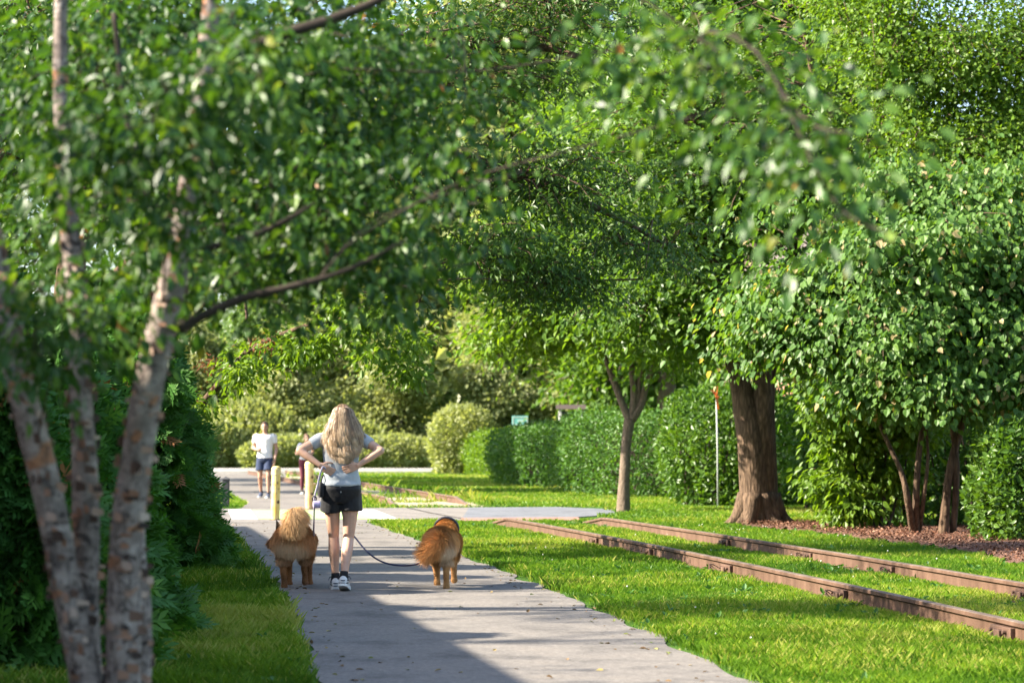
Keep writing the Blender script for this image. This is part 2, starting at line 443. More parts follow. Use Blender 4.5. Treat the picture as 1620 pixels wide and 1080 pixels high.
# rails: lateral position against distance
RN = np.polyfit([15.7, 20, 24.4, 31, 38, 44], [3.32, 2.78, 2.17, 1.05, -.25, -1.35], 2)
def rail_c(y): return np.where(y < 44, np.polyval(RN, np.minimum(y, 44)), np.polyval(RN, 44) - .172 * (y - 44)) + .72
def rail_pt(y, side):
    y = np.asarray(y, float); c = rail_c(y); dx = (rail_c(y + .1) - rail_c(y - .1)) / .2
    nrm = np.stack([np.ones_like(y), -dx], -1) / np.sqrt(1 + dx ** 2)[..., None]
    p = np.stack([c, y], -1) + nrm * (.7525 * side)
    sink = .138 * np.clip((y - 37.2) / 1.6, 0, 1) * np.clip((51.5 - y) / 2.0, 0, 1)
    return np.stack([p[..., 0], p[..., 1], .15 - sink], -1), nrm

# ------------------------------------------------------------------ ground
def ground_mat():
    m, nt, out = newmat('lawn soil'); n = N(nt)
    tc = n('TexCoord').outputs['Object']
    g = n.ramp(n.noise(tc, .55, 6, .65), [(.3, (.045, .11, .014)), (.55, (.075, .165, .02)), (.75, (.13, .19, .045))])
    s = n.ramp(n.noise(tc, 24, 6, .7), [(.38, (.5, .5, .5)), (.65, (1, 1, 1))])
    c = n.mix(1.0, g, s, 'MULTIPLY')
    b = n('Bump', {'Strength': .7, 'Distance': .04, 'Height': n.noise(tc, 18, 7, .7)})
    p = n('BsdfPrincipled', {'Base Color': c, 'Roughness': .95, 'Specular IOR Level': .1, 'Normal': b.outputs[0]})
    nt.links.new(p.outputs[0], out.inputs[0]); return m

def asphalt(name, a, b_, stain=.4):
    m, nt, out = newmat(name); n = N(nt)
    tc = n('TexCoord').outputs['Object']
    ag = n.ramp(n.math('ADD', n.math('MULTIPLY', n.noise(tc, 95, 5, .8), .55), n.math('MULTIPLY', n.noise(tc, 27, 5, .75), .45)), [(.36, tuple(x * .55 for x in a)), (.5, a), (.64, tuple(x * 1.4 for x in b_))])
    big = n.ramp(n.noise(tc, 1.6, 7, .68), [(.34, (1 - stain,) * 3), (.5, (.93, .93, .92)), (.68, (1.06, 1.04, 1.0))])
    c = n.mix(1.0, ag, big, 'MULTIPLY')
    v = n('TexVoronoi', {'Vector': n('Mapping', {'Vector': n.mix(.3, tc, n('TexNoise', {'Vector': tc, 'Scale': 1.3}).outputs['Color'], 'ADD')}).outputs[0], 'Scale': .42}, feature='DISTANCE_TO_EDGE').outputs['Distance']
    cr = n.ramp(v, [(.0, (1, 1, 1)), (.004, (0, 0, 0))])
    c = n.mix(n.math('MULTIPLY', cr, .3), c, tuple(x * .35 for x in a))
    bp = n('Bump', {'Strength': .35, 'Distance': .004, 'Height': n.noise(tc, 120, 4, .8)})
    p = n('BsdfPrincipled', {'Base Color': c, 'Roughness': .85, 'Specular IOR Level': .25, 'Normal': bp.outputs[0]})
    nt.links.new(p.outputs[0], out.inputs[0]); return m
M['path'] = asphalt('worn path asphalt', (.17, .153, .139), (.196, .177, .162))
M['drive'] = asphalt('pale driveway', (.19, .172, .16), (.235, .215, .203))
M['blue_asphalt'] = asphalt('blue grey asphalt', (.14, .148, .172), (.185, .195, .225))

def sheet(name, xs_l, xs_r, ys, z, mat, nx=6, jit=0.0, kind='structure', seed=1):
    """strip between two lateral curves"""
    ys = np.asarray(ys, float); m = len(ys)
    t = np.linspace(0, 1, nx)
    l = xs_l + jit * sn(np.stack([xs_l * 0, ys], -1), 3.5, seed); r_ = xs_r + jit * sn(np.stack([xs_r * 0, ys], -1), 3.5, seed + 1)
    X = l[:, None] * (1 - t) + r_[:, None] * t
    V = np.stack([X, np.repeat(ys[:, None], nx, 1), np.full_like(X, z)], -1).reshape(-1, 3)
    i = np.arange(m - 1)[:, None] * nx; j = np.arange(nx - 1)[None]
    Q = np.stack([i + j, i + j + 1, i + nx + j + 1, i + nx + j], -1).reshape(-1, 4)
    o = MB().add(V, Q).build(name, mat); return tag(o, kind=kind)

g = MB(); xs = np.linspace(-400, 400, 3); g.add([(-700, -60, 0), (700, -60, 0), (700, 900, 0), (-700, 900, 0)], [(0, 1, 2, 3)])
tag(g.build('ground', ground_mat()), kind='structure')

ys = np.arange(2, 40.6, .25)
o = sheet('path', path_l(ys), path_r(ys), ys, .008, M['path'], 6, .05)
ys = np.arange(47.2, 99.2, .5)
o = sheet('path', path_l(ys), path_r(ys), ys, .008, M['path'], 6, .03)
xs = np.linspace(DX0, -.85, 40)
V = []; 
for x in xs: V += [(x, drive_near(x), .012), (x, drive_far(x), .012)]
k = np.arange(len(xs) - 1) * 2
tag(MB().add(V, np.stack([k, k + 2, k + 3, k + 1], -1)).build('driveway', M['drive']), kind='structure')
xs = np.arange(-.85, DX1 + .3, .25)
V = []
for x in xs:
    f = max(0, (x - .9) / 1.15); V += [(x, drive_near(x) + 1.3 + f * 2.2, .014), (x, drive_far(x) - f * 2.0, .014)]
k = np.arange(len(xs) - 1) * 2
tag(MB().add(V, np.stack([k, k + 2, k + 3, k + 1], -1)).build('driveway', M['blue_asphalt']), kind='structure')

# brick edging of the crossing beside and between the rails
def brick_mat(name, c1, c2, mortar, sc=1.0):
    m, nt, out = newmat(name); n = N(nt)
    tc = n('TexCoord').outputs['Object']
    vec = n('Mapping', {'Vector': tc}).outputs[0]
    return m, nt, out, n, tc
m, nt, out = newmat('red crossing brick'); n = N(nt); tc = n('TexCoord').outputs['Object']
br = n('TexBrick', {'Vector': tc, 'Color1': (.24, .1, .075, 1), 'Color2': (.32, .15, .11, 1), 'Mortar': (.2, .16, .13, 1), 'Scale': 5.0, 'Mortar Size': .012})
c = n.mix(.35, br.outputs[0], n.ramp(n.noise(tc, 9, 6), [(.3, (.1, .06, .05)), (.7, (.42, .24, .19))]))
p = n('BsdfPrincipled', {'Base Color': c, 'Roughness': .9}); nt.links.new(p.outputs[0], out.inputs[0]); M['crossbrick'] = m
V = []; xs = np.arange(-.86, 1.2, .2)
for x in xs: V += [(x, drive_near(x) - .05, .018), (x, drive_near(x) + 1.55, .018)]
k = np.arange(len(xs) - 1) * 2
tag(MB().add(V, np.stack([k, k + 2, k + 3, k + 1], -1)).build('brick_strip', M['crossbrick']), kind='structure')

# crosswalk: pale green panel with white ends
M['green_paint'] = plain('worn pale green paint', (.35, .5, .2), .7, .3, nscale=9, namt=.22)
M['white_paint'] = plain('worn white paint', (.6, .59, .55), .7, .3, nscale=11, namt=.15)
def quad_strip(name, x0, x1, d0, d1, z, mat):
    V = []
    for d in np.linspace(d0, d1, 6):
        f = (d - 38) * -.13
        V += [(x0 + f, d, z), (x1 + f, d, z)]
    k = np.arange(5) * 2
    return tag(MB().add(V, np.stack([k, k + 1, k + 3, k + 2], -1)).build(name, mat), kind='structure')
quad_strip('crosswalk', -3.92, -2.0, 40.7, 46.0, .017, M['green_paint'])
quad_strip('crosswalk', -4.36, -3.93, 40.5, 46.2, .017, M['white_paint'])
quad_strip('crosswalk', -1.99, -1.56, 40.5, 46.2, .017, M['white_paint'])

M['concrete'] = plain('pale concrete', (.5, .47, .42), .85, .25, nscale=3, namt=.12, bump=.2)
V = []; xs = np.linspace(-60, 30, 40)
bend = lambda x: 99.5 + .0016 * (x + 6) ** 2
for x in xs: V += [(x, bend(x), .014), (x, bend(x) + 6.5, .014)]
k = np.arange(len(xs) - 1) * 2
tag(MB().add(V, np.stack([k, k + 2, k + 3, k + 1], -1)).build('road', M['blue_asphalt']), kind='structure')
mb = MB()
for side, off in ((0, -.9), (1, 6.5)):
    c0 = np.stack([xs, bend(xs) + off, 0 * xs], -1)
    prof = [(0, 0), (0, .13), (.9, .14), (.9, 0)]
    V = np.concatenate([c0 + np.array([0, a, b]) for a, b in prof]); n_ = len(xs); i = np.arange(n_ - 1)
    for q in range(3): mb.add(V, np.stack([i + q * n_, i + 1 + q * n_, i + 1 + (q + 1) * n_, i + (q + 1) * n_], -1)[:, ::-1])
tag(mb.build('pavement', M['concrete']), kind='structure')

# mulch bed
m, nt, out = newmat('bark mulch'); n = N(nt); tc = n('TexCoord').outputs['Object']
f = n.noise(tc, 26, 8, .75, .5)
c = n.ramp(f, [(.3, (.06, .028, .018)), (.5, (.16, .075, .05)), (.7, (.3, .165, .11))])
b = n('Bump', {'Strength': 1.0, 'Distance': .05, 'Height': f})
p = n('BsdfPrincipled', {'Base Color': c, 'Roughness': .95, 'Normal': b.outputs[0]}); nt.links.new(p.outputs[0], out.inputs[0]); M['mulch'] = m
bm = bmesh.new()
# grid clipped by the mask, gently mounded
gx, gy = np.meshgrid(np.arange(2.6, 9.4, .12), np.arange(23, 43, .2), indexing='ij')
msk = on_mulch(gx, gy)
hh = .03 + .05 * (1 + sn(np.stack([gx, gy], -1), 2.2, 5)) * .5 + .012 * sn(np.stack([gx, gy], -1), 14, 6)
ed = msk.copy()
for a, b_ in ((1, 0), (-1, 0), (0, 1), (0, -1)): ed &= np.roll(msk, (a, b_), (0, 1))
hh = np.where(ed, hh, .006)
ii, jj = np.nonzero(msk[:-1, :-1] & msk[1:, :-1] & msk[:-1, 1:] & msk[1:, 1:])
w_ = gx.shape[1]; i0 = ii * w_ + jj
tag(MB().add(np.stack([gx, gy, hh], -1).reshape(-1, 3), np.stack([i0, i0 + w_, i0 + w_ + 1, i0 + 1], -1)).build('mulch', M['mulch'], smooth=True), kind='structure')
def chips(n, region, sz, mats, name, lab=None):
    x = rng.uniform(region[0], region[1], n); y = rng.uniform(region[2], region[3], n); k = on_mulch(x, y); x, y = x[k], y[k]
    P = np.stack([x, y, np.interp(0, [0, 1], [.05, .05]) + rng.uniform(0, .05, len(x))], -1)
    D = rng.normal(size=P.shape) * [1, 1, .35]; Nn = rng.normal(size=P.shape) * .5 + [0, 0, 1]
    mb = MB(); leaves(mb, P, D, Nn, rng.uniform(.015, .048, len(x)), RHOMB, rng.uniform(0, 1, len(x)))
    return tag(mb.build(name, mats), kind='stuff')
M['chip'] = leaf_mat('bark chip', [(0, (.06, .028, .018)), (.7, (.16, .075, .048)), (1, (.36, .21, .14))], 0.02, rough=.9, spec=.1)
chips(42000, (2.8, 8.5, 24, 40), .05, M['chip'], 'bark_chips')

# dry gravelly bed between the rails beyond the crossing
ys = np.arange(48.6, 97, .4); c_ = rail_c(ys)
m, nt, out = newmat('dry track gravel'); n = N(nt); tc = n('TexCoord').outputs['Object']
c = n.ramp(n.noise(tc, 1.1, 7, .7), [(.36, (.1, .17, .03)), (.5, (.3, .24, .14)), (.66, (.42, .34, .24))])
p = n('BsdfPrincipled', {'Base Color': n.mix(.4, c, n.ramp(n.noise(tc, 30, 5, .8), [(.3, (.12, .09, .06)), (.7, (.55, .47, .36))])), 'Roughness': .95}); nt.links.new(p.outputs[0], out.inputs[0])
sheet('track_bed', c_ - 1.15, c_ + 1.2, ys, .006, m, 5, .12, seed=12)

# ------------------------------------------------------------------ lawn
def grass():
    V, Fc, A = [], [], []; n0 = 0
    bands = [(11.3, 16, 3400, .006, .05), (16, 22, 2500, .0075, .05), (22, 30, 1500, .010, .052), (30, 40, 850, .014, .055), (40, 60, 360, .022, .06), (60, 99, 110, .045, .07)]
    for d0, d1, dens, wd, ht in bands:
        xl, xr = -.2118 * d1 - 1.2, .2118 * d1 + 1.2
        n = int(dens * (d1 - d0) * (xr - xl))
        x = rng.uniform(xl, xr, n); y = rng.uniform(d0, d1, n)
        eg = .03 * sn(np.stack([x, y], -1), 5, 3) + .045
        k = (np.abs(x) < .2118 * y + 1.1) & ~on_path(x, y, -.02) & ~on_drive(x, y, .03) & ~on_road(x, y, .6) & ~on_mulch(x, y)
        k &= ~((np.abs(x - rail_c(y)) < 1.0) & (y > 48.5) & (sn(np.stack([x, y], -1), 1.2, 52) > -.35))
        k &= ~((x > path_l(y) - eg) & (x < path_r(y) + eg) & (y < 40) & (rng.uniform(size=n) < .85))
        # bare patches
        bare = sn(np.stack([x, y], -1), 1.9, 21) > .82
        k &= ~(bare & (rng.uniform(size=n) < .75))
        x, y = x[k], y[k]; n = len(x)
        nz = sn(np.stack([x, y], -1), 1.1, 9); nf = sn(np.stack([x, y], -1), 6, 10)
        h = ht * rng.uniform(.55, 1.35, n) * (1 + .3 * nz + .25 * nf)
        el = np.exp(-np.maximum(0, path_l(y) - x) / .16) * (x < path_l(y)) * (y < 38); h *= 1 + .35 * el        # rank fringe by the path
        er = np.exp(-np.maximum(0, x - path_r(y)) / .10) * (x > path_r(y)) * (y < 38); h *= 1 + .5 * er
        lt = (x < path_l(y)) & (y < 38); h = np.where(lt, h * 1.25, h)
        rc = rail_c(y); rr = np.exp(-np.abs(np.abs(x - rc) - .75) / .12); h *= 1 - .6 * rr * (y < 48)
        fartr = (np.abs(x - rc) < 1.6) & (y > 48.5); h = np.where(fartr, h * np.where(rng.uniform(size=n) < .14, rng.uniform(1.5, 3.2, n), .75), h)
        a = rng.uniform(0, 6.283, n); lean = rng.uniform(.15, .95, n) * h
        W = wd * rng.uniform(.6, 1.2, n)
        B = np.stack([x, y, np.zeros(n)], -1); px = np.stack([np.cos(a), np.sin(a), 0 * a], -1); q = np.stack([-np.sin(a), np.cos(a), 0 * a], -1)
        T = B + q * lean[:, None] + np.array([0, 0, 1.]) * h[:, None]
        Md = B + q * (lean * .35)[:, None] + np.array([0, 0, 1.]) * (h * .6)[:, None]
        vv = np.stack([B - px * W[:, None] / 2, B + px * W[:, None] / 2, Md + px * W[:, None] * .42, T, Md - px * W[:, None] * .42], 1)
        nb = sn(np.stack([x, y], -1), .45, 19, 2); var = np.clip(.44 + .2 * nz + .17 * nf + .3 * nb + rng.normal(size=n) * .15, 0, .95)
        yel = rng.uniform(size=n) < (.03 + .16 * (nz > .35) + .10 * (nb > .4)); var = np.where(yel, 1, var)
        V.append(vv.reshape(-1, 3)); A.append(np.repeat(var, 5))
        b0 = n0 + np.arange(n)[:, None] * 5
        Fc.append(b0 + np.array([0, 1, 2, 3, 4])); n0 += 5 * n
    V = np.concatenate(V); Fc = np.concatenate(Fc)
    me = raw_mesh('grass', V, Fc.ravel(), np.arange(len(Fc)) * 5, {'var': np.concatenate(A)})
    tag(link('grass', me, M['grass']), kind='stuff')
grass()

# white clover heads in the lawn
mb = MB(); n = 170
x = rng.uniform(0, 7, n); y = 13 + 24 * rng.uniform(size=n) ** .8
k = (x > path_r(y) + .3) & (x < .2118 * y + .6) & ~on_mulch(x, y) & (np.abs(np.abs(x - rail_c(y)) - .75) > .12) & (sn(np.stack([x, y], -1), 1.3, 44) > -.2)
for a, b_ in zip(x[k], y[k]): mb.ball((a, b_, rng.uniform(.05, .085)), rng.uniform(.005, .009), 6, 4)
M['clover'] = plain('white clover head', (.66, .64, .55), .8, .2)
tag(mb.build('clover_flowers', M['clover'], smooth=True), kind='stuff')

# fallen leaves and grit on the path
n_ = 420; y = 12 + 27 * rng.uniform(size=n_) ** 1.2; u = rng.uniform(size=n_); u = np.where(rng.uniform(size=n_) < .6, np.where(u < .5, u * .22, 1 - (1 - u) * .22), u)
x = path_l(y) + u * (path_r(y) - path_l(y)); P = np.stack([x, y, .012 + 0 * x], -1)
mb = MB(); leaves(mb, P, rng.normal(size=P.shape) * [1, 1, .1], rng.normal(size=P.shape) * .25 + [0, 0, 1], rng.uniform(.02, .055, n_), OVATE, rng.uniform(0, 1, n_))
tag(mb.build('fallen_leaves', leaf_mat('fallen leaf litter', [(0, (.07, .04, .02)), (.5, (.2, .12, .05)), (.8, (.12, .16, .04)), (1, (.35, .25, .1))], .1, rough=.8)), kind='stuff')

# broad leaved weeds and clover patches scattered through the lawn
n_ = 1500; x = rng.uniform(-4, 8, n_); y = 12.5 + 26 * rng.uniform(size=n_) ** .9
k = ~on_path(x, y, .05) & ~on_mulch(x, y) & ~on_drive(x, y, .1) & (np.abs(x) < .2118 * y + .8) & (sn(np.stack([x, y], -1), .9, 61) > -.1)
x, y = x[k], y[k]; n_ = len(x); C = np.stack([x, y, .02 + 0 * x], -1)[:, None].repeat(7, 1)
D = rng.normal(size=C.shape) * [1, 1, .25] + [0, 0, .35]
mb = MB(); leaves(mb, (C + unit(D) * .015).reshape(-1, 3), D.reshape(-1, 3), (rng.normal(size=C.shape) * .3 + [0, 0, 1]).reshape(-1, 3), rng.uniform(.03, .075, n_ * 7), OVATE, np.clip(rng.normal(size=n_ * 7) * .2 + .5, 0, 1))
tag(mb.build('lawn_weeds', leaf_mat('broad lawn weed', [(0, (.035, .1, .02)), (.6, (.06, .15, .03)), (1, (.12, .2, .05))], .3, (1.4, 1.5, .5), .5, .25)), kind='stuff')
def part(mb, name, mat, root, smooth=False, bevel=0):
    """build a part from world coordinates under a root that is only translated"""
    L = np.array(root.location)
    mb.v = [v - L for v in mb.v]
    return mb.build(name, mat, root, smooth, bevel)

# ------------------------------------------------------------------ railway
def rust_mat(name, dark, mid, light):
    m, nt, out = newmat(name); n = N(nt)
    tc = n('TexCoord').outputs['Object']
    f = n.noise(n('Mapping', {'Vector': tc, 'Scale': (1, 1, .3)}).outputs[0], 5, 7, .65)
    f2 = n.noise(tc, 60, 5, .7)
    c = n.ramp(n.math('ADD', n.math('MULTIPLY', f, .7), n.math('MULTIPLY', f2, .3)), [(.32, dark), (.5, mid), (.68, light)])
    b = n('Bump', {'Strength': .4, 'Distance': .004, 'Height': f2})
    p = n('BsdfPrincipled', {'Base Color': c, 'Roughness': .75, 'Specular IOR Level': .3, 'Normal': b.outputs[0]})
    nt.links.new(p.outputs[0], out.inputs[0]); return m
M['rust'] = rust_mat('rusted rail steel', (.055, .028, .017), (.105, .058, .038), (.16, .095, .066))
M['rust_dark'] = rust_mat('dark rusted iron', (.03, .018, .013), (.085, .047, .033), (.17, .1, .07))
M['railtop'] = rust_mat('weathered rail head', (.06, .04, .03), (.125, .09, .068), (.21, .165, .135))
trk = empty('railway_track', (2.8, 20, 0), 0, 'rusty disused railway track of two brown rails running through the lawn', 'railway track')
ys = np.concatenate([np.arange(8, 60, .25), np.arange(60, 98, .6)])
prof = np.array([(-.036, -.004), (-.03, 0), (.03, 0), (.036, -.004), (.036, -.03), (.011, -.044), (.011, -.128), (.07, -.142), (.07, -.155), (-.07, -.155), (-.07, -.142), (-.011, -.128), (-.011, -.044), (-.036, -.03)])
for side in (-1, 1):
    c, nrm = rail_pt(ys, side)
    dx = .006 * sn(ys[:, None], .9, 3 + side)
    V = c[:, None] + np.stack([prof[None, :, 0] * nrm[:, 0:1] + dx[:, None], prof[None, :, 0] * nrm[:, 1:2], np.repeat(prof[None, :, 1], len(ys), 0)], -1)
    k = len(prof); m_ = len(ys)
    i = np.arange(m_ - 1)[:, None] * k; j = np.arange(k)[None]; jn = (j + 1) % k
    Q = np.stack([i + j, i + jn, i + k + jn, i + k + j], -1)
    mb = MB(); mb.add(V.reshape(-1, 3), Q.reshape(-1, 4))
    o = part(mb, 'rail', [M['rust'], M['railtop']], trk)
    top = np.zeros((m_ - 1, k), np.int32); top[:, 0:3] = 1
    o.data.polygons.foreach_set('material_index', top.ravel())
# braces: knuckle of rusty iron clamped against the web, with bolts and a tie plate
def brace(y, side):
    (c, nrm) = rail_pt(np.array([y]), side); c, nrm = c[0], nrm[0]
    a = math.atan2(nrm[1], nrm[0]); mb = MB()
    for s in (-1, 1):
        q = lambda ox, oy, oz: (c[0] + nrm[0] * ox - nrm[1] * oy, c[1] + nrm[1] * ox + nrm[0] * oy, c[2] + oz)
        mb.box(q(s * .030, 0, -.085), (.035, .34 + random.uniform(-.05, .08), .075), a)
        mb.box(q(s * .058, -.02, -.105), (.05, .12, .07), a)
        mb.box(q(s * .062, .1, -.12), (.06, .06, .05), a + .2)
        for t in (-.12, -.03, .06, .14):
            mb.tube([q(s * .045, t, -.08), q(s * .075, t, -.08)], .016, 6)
    mb.box(q(0, 0, -.152), (.3, .2, .014), a)
    part(mb, 'rail_brace', M['rust_dark'], trk, bevel=.004)
for py in (862, 880, 908, 950, 1012):
    brace(F * H / (py - HZ), -1)
for py in (866, 889, 912, 952):
    brace(F * H / (py - HZ) , 1)
# wire loops and dead stalks curled on the braces
for y, s in ((26.4, 1), (23.4, 1), (20, -1), (24.2, -1)):
    c, _ = rail_pt(np.array([y]), s); c = c[0]; mb = MB()
    for q in range(3):
        t = np.linspace(0, 1, 10)[:, None]
        P = c + np.array([-.05, 0, -.1]) + np.concatenate([-.12 * np.sin(t * 3 + q), .16 * np.cos(t * 4.5 + q) * t, .05 * np.sin(t * 5 + q)], 1)
        mb.tube(P, .005, 5)
    part(mb, 'wire', M['rust_dark'], trk, smooth=True)

# ------------------------------------------------------------------ trees
def gaps(C):
    """thin places in the right hand crowns where the brick house shows"""
    ok = np.ones(len(C), bool)
    for px, py, r_ in ((1172, 412, 46), (1285, 372, 46), (1255, 395, 26), (1288, 612, 36)):
        u = C[:, 0] / C[:, 1] * F + CX; v = HZ - (C[:, 2] - H) / C[:, 1] * F
        ok &= (u - px) ** 2 + (v - py) ** 2 > (r_ + 14) ** 2
    return ok

def make_tree(name, label, cat, base, stems, clumps, leaf, bark='bark_grey', group=None, seed=1, limb=.07, twig=.008, per=50, spread=.3, lsize=.08,
              tpl=RHOMB, gap=0.0, droop=.35, flat=.55, k=10, rough=.08, brown=0.0, hang=0.0, extra_brown=None, gfreq=1.2, openings=False):
    root = empty(name, (*base, 0), 0, label, cat, group)
    C, idx = in_ellipsoids(clumps, seed, gap, gfreq)
    if openings: k_ = gaps(C); C, idx = C[k_], idx[k_]
    mb = MB(); TP, TR = [], []
    for P, r_ in stems:
        n_ = max(14, len(P) * 6)
        cv = spline(P, n_); rr = np.interp(np.linspace(0, 1, n_), np.linspace(0, 1, len(r_)), r_)
        mb.tube(cv, rr, k, rough=rough, rfreq=7, seed=seed)
        TP.append(cv[n_ // 3:]); TR.append(rr[n_ // 3:])
    wood(mb, np.concatenate(TP), np.concatenate(TR), clumps, C, idx, limb, twig, seed)
    part(mb, 'trunk', M[bark], root, smooth=True)
    ml = MB(); cc = np.mean([c[:3] for c in clumps], 0)
    cluster_leaves(ml, C, per, spread, lsize, tpl, droop, flat, out_from=cc, brown=brown, hang=hang)
    part(ml, 'crown', M[leaf], root)
    return root

def flare(mb, x, y, rad, seed, n=7):
    """root flare ridges"""
    for i in range(n):
        a = i / n * 6.283 + random.uniform(-.25, .25)
        L = rad * random.uniform(1.15, 1.5)
        P = [(x + math.cos(a) * rad * .35, y + math.sin(a) * rad * .35, rad * 1.3), (x + math.cos(a) * rad * .8, y + math.sin(a) * rad * .8, rad * .32), (x + math.cos(a) * L, y + math.sin(a) * L, -.04)]
        mb.tube(spline(P, 8), np.linspace(rad * .42, rad * .16, 8), 8, rough=.15, seed=seed + i)

# --- big tree by the rails
bx, by = 3.8, 38.0
def bp(px, py, d=38.0): return at(px, py, d)
root = empty('tree', (bx, by, 0), 0, 'big tree with a thick twin fluted brown trunk in a mulch ring beside the rails', 'tree')
cl = [(3.3, 38, 4.4, 1.9, 2.0, 1.0, 150), (4.7, 38.5, 4.4, 1.8, 2.0, 1.1, 120), (2.6, 38.0, 3.35, 1.35, 1.3, .6, 75), (5.4, 37.6, 5.9, 2.0, 2.2, 1.2, 150), (3.0, 38.5, 6.3, 2.2, 2.4, 1.3, 150), (4.6, 38, 7.7, 2.2, 2.2, .9, 70), (4.3, 37.2, 3.3, 1.0, .9, .5, 60), (5.2, 36.6, 3.3, 1.0, 1.0, .6, 60), (3.4, 36.9, 5.2, 1.6, 1.2, .6, 70)]
C, idx = in_ellipsoids(cl, 31, .35)
k_ = gaps(C); C, idx = C[k_], idx[k_]
mb = MB()
s1 = spline([bp(1193, 838), bp(1196, 770), bp(1186, 690), bp(1174, 620), bp(1160, 560), bp(1130, 420), bp(1110, 250)], 40)
s2 = spline([bp(1208, 838, 38.12), bp(1208, 770, 38.1), bp(1206, 690, 38.0), bp(1207, 620, 37.95), bp(1212, 560, 38), bp(1250, 420, 38.3), bp(1290, 250)], 40)
mb.tube(s1, np.interp(np.linspace(0, 1, 40), [0, .06, .15, .4, .6, 1], [.36, .28, .225, .195, .165, .07]), 18, rough=.13, rfreq=6, seed=3)
mb.tube(s2, np.interp(np.linspace(0, 1, 40), [0, .06, .15, .4, .6, 1], [.33, .25, .21, .175, .145, .06]), 18, rough=.13, rfreq=6, seed=4)
mb.tube(spline([bp(1218, 838, 38.4), bp(1217, 740, 38.4), bp(1214, 640, 38.35), bp(1225, 560, 38.4), bp(1240, 480, 38.8)], 24), np.linspace(.16, .08, 24), 14, rough=.13, rfreq=6, seed=8)
for (x, y) in ((s1[0][0], s1[0][1]), (s2[0][0], s2[0][1])): flare(mb, x, y, .36, 5)
wood(mb, np.concatenate([s1[18:], s2[18:]]), [.15] * 44, cl, C, idx, .09, .011, 5)
part(mb, 'trunk', M['bark_dark'], root, smooth=True)
ml = MB(); cluster_leaves(ml, C, 62, .36, .12, OVATE, .35, .5, out_from=np.array([3.9, 38.5, 5]))
part(ml, 'crown', M['linden_leaf'], root)

# --- young tree at the crossing
bx, by = at(985, 812, 45)[:2]
b5 = lambda px, py, d=45.0: at(px, py, d)
stems = [([b5(985, 815), b5(987, 760), b5(991, 700), b5(996, 662)], [.14, .11, .096, .105]),
         ([b5(996, 664), b5(985, 640), b5(972, 605), b5(955, 560), b5(930, 500)], [.085, .07, .06, .045, .03]),
         ([b5(997, 664), b5(1003, 630), b5(1000, 590), b5(990, 520), b5(980, 420)], [.08, .07, .055, .045, .03]),
         ([b5(999, 664), b5(1014, 640), b5(1024, 605), b5(1045, 560), b5(1075, 500)], [.09, .075, .06, .045, .03]),
         ([b5(999, 664), b5(1010, 632), b5(1012, 600), b5(1030, 540)], [.06, .05, .04, .02])]
cl = [(1.2, 44.5, 3.9, 1.5, 1.5, .75, 100), (2.6, 44.8, 3.7, 1.3, 1.4, .75, 80), (1.9, 45, 5.2, 2.2, 2.0, 1.0, 150), (-.1, 44.6, 4.6, 1.4, 1.4, .9, 80), (3.0, 45, 4.9, 1.4, 1.5, .8, 60), (1.8, 45.4, 6.9, 2.0, 1.9, 1.1, 90), (.3, 45, 3.25, .8, .9, .35, 36), (2.9, 44.4, 3.0, .55, .6, .3, 20)]
make_tree('tree', 'young tree with a slim straight trunk forking low, standing at the rail crossing', 'tree', (bx, by), stems, cl, 'maple_leaf', 'bark_grey', seed=41, per=58, spread=.36, lsize=.125, tpl=OVATE, gap=.35, limb=.05)

# --- spreading tree behind the left conifers whose limbs reach over the path
stems = [([(-5.6, 29.5, -.05), (-5.55, 29.5, 1.5), (-5.4, 29.4, 3.0), (-5.2, 29.2, 4.4), (-4.9, 29, 6.2), (-4.8, 29, 8)], [.26, .22, .19, .16, .12, .06]),
         ([(-5.4, 29.4, 2.6), (-4.0, 28.6, 3.9), (-2.4, 28.0, 4.55), (-.6, 28, 4.6), (.9, 28.4, 4.1), (1.9, 28.6, 3.6)], [.12, .1, .085, .065, .04, .015]),
         ([(-5.3, 29.3, 3.6), (-3.6, 28.8, 5.2), (-1.8, 28.3, 5.8), (.2, 28, 5.9), (1.6, 27.8, 5.4)], [.11, .09, .07, .05, .02]),
         ([(-5.5, 29.4, 1.3), at(250, 735, 28.5), at(285, 680, 28), at(340, 615, 27.5), at(392, 556, 27), at(470, 520, 26.5), at(560, 500, 26)], [.07, .05, .045, .04, .034, .022, .01])]
cl = [(-1.6, 27.8, 4.5, 1.7, 1.5, .55, 95), (.3, 27.9, 4.3, 1.5, 1.2, .5, 66), (1.5, 28.6, 3.65, 1.0, 1.1, .45, 26), (-.3, 27.6, 3.45, .9, .9, .4, 42), (.55, 28, 3.15, .65, .8, .3, 30), (-1.25, 27.4, 3.0, .55, .7, .4, 26),
      (-1.0, 27.9, 5.7, 2.2, 1.2, .6, 84), (.4, 27.6, 6.3, 1.4, 1.1, .5, 52), (-3.6, 28.2, 5.6, 1.8, 1.4, .9, 90), (-4.8, 29, 7.0, 1.8, 1.8, .8, 50), (-2.4, 28, 6.9, 1.6, 1.4, .5, 36), (-3.0, 27.6, 3.6, 1.1, 1.1, .6, 50), (-4.4, 28.5, 4.4, 1.2, 1.2, .8, 50)]
t = make_tree('tree', 'spreading fine leaved tree behind the dark conifers, its shaded limbs hanging over the path', 'tree', (-5.6, 29.5), stems, cl, 'locust_leaf', 'bark_dark', seed=51, per=85, spread=.30, lsize=.085, tpl=LANCE, gap=.3, droop=.5, flat=.35, limb=.07)
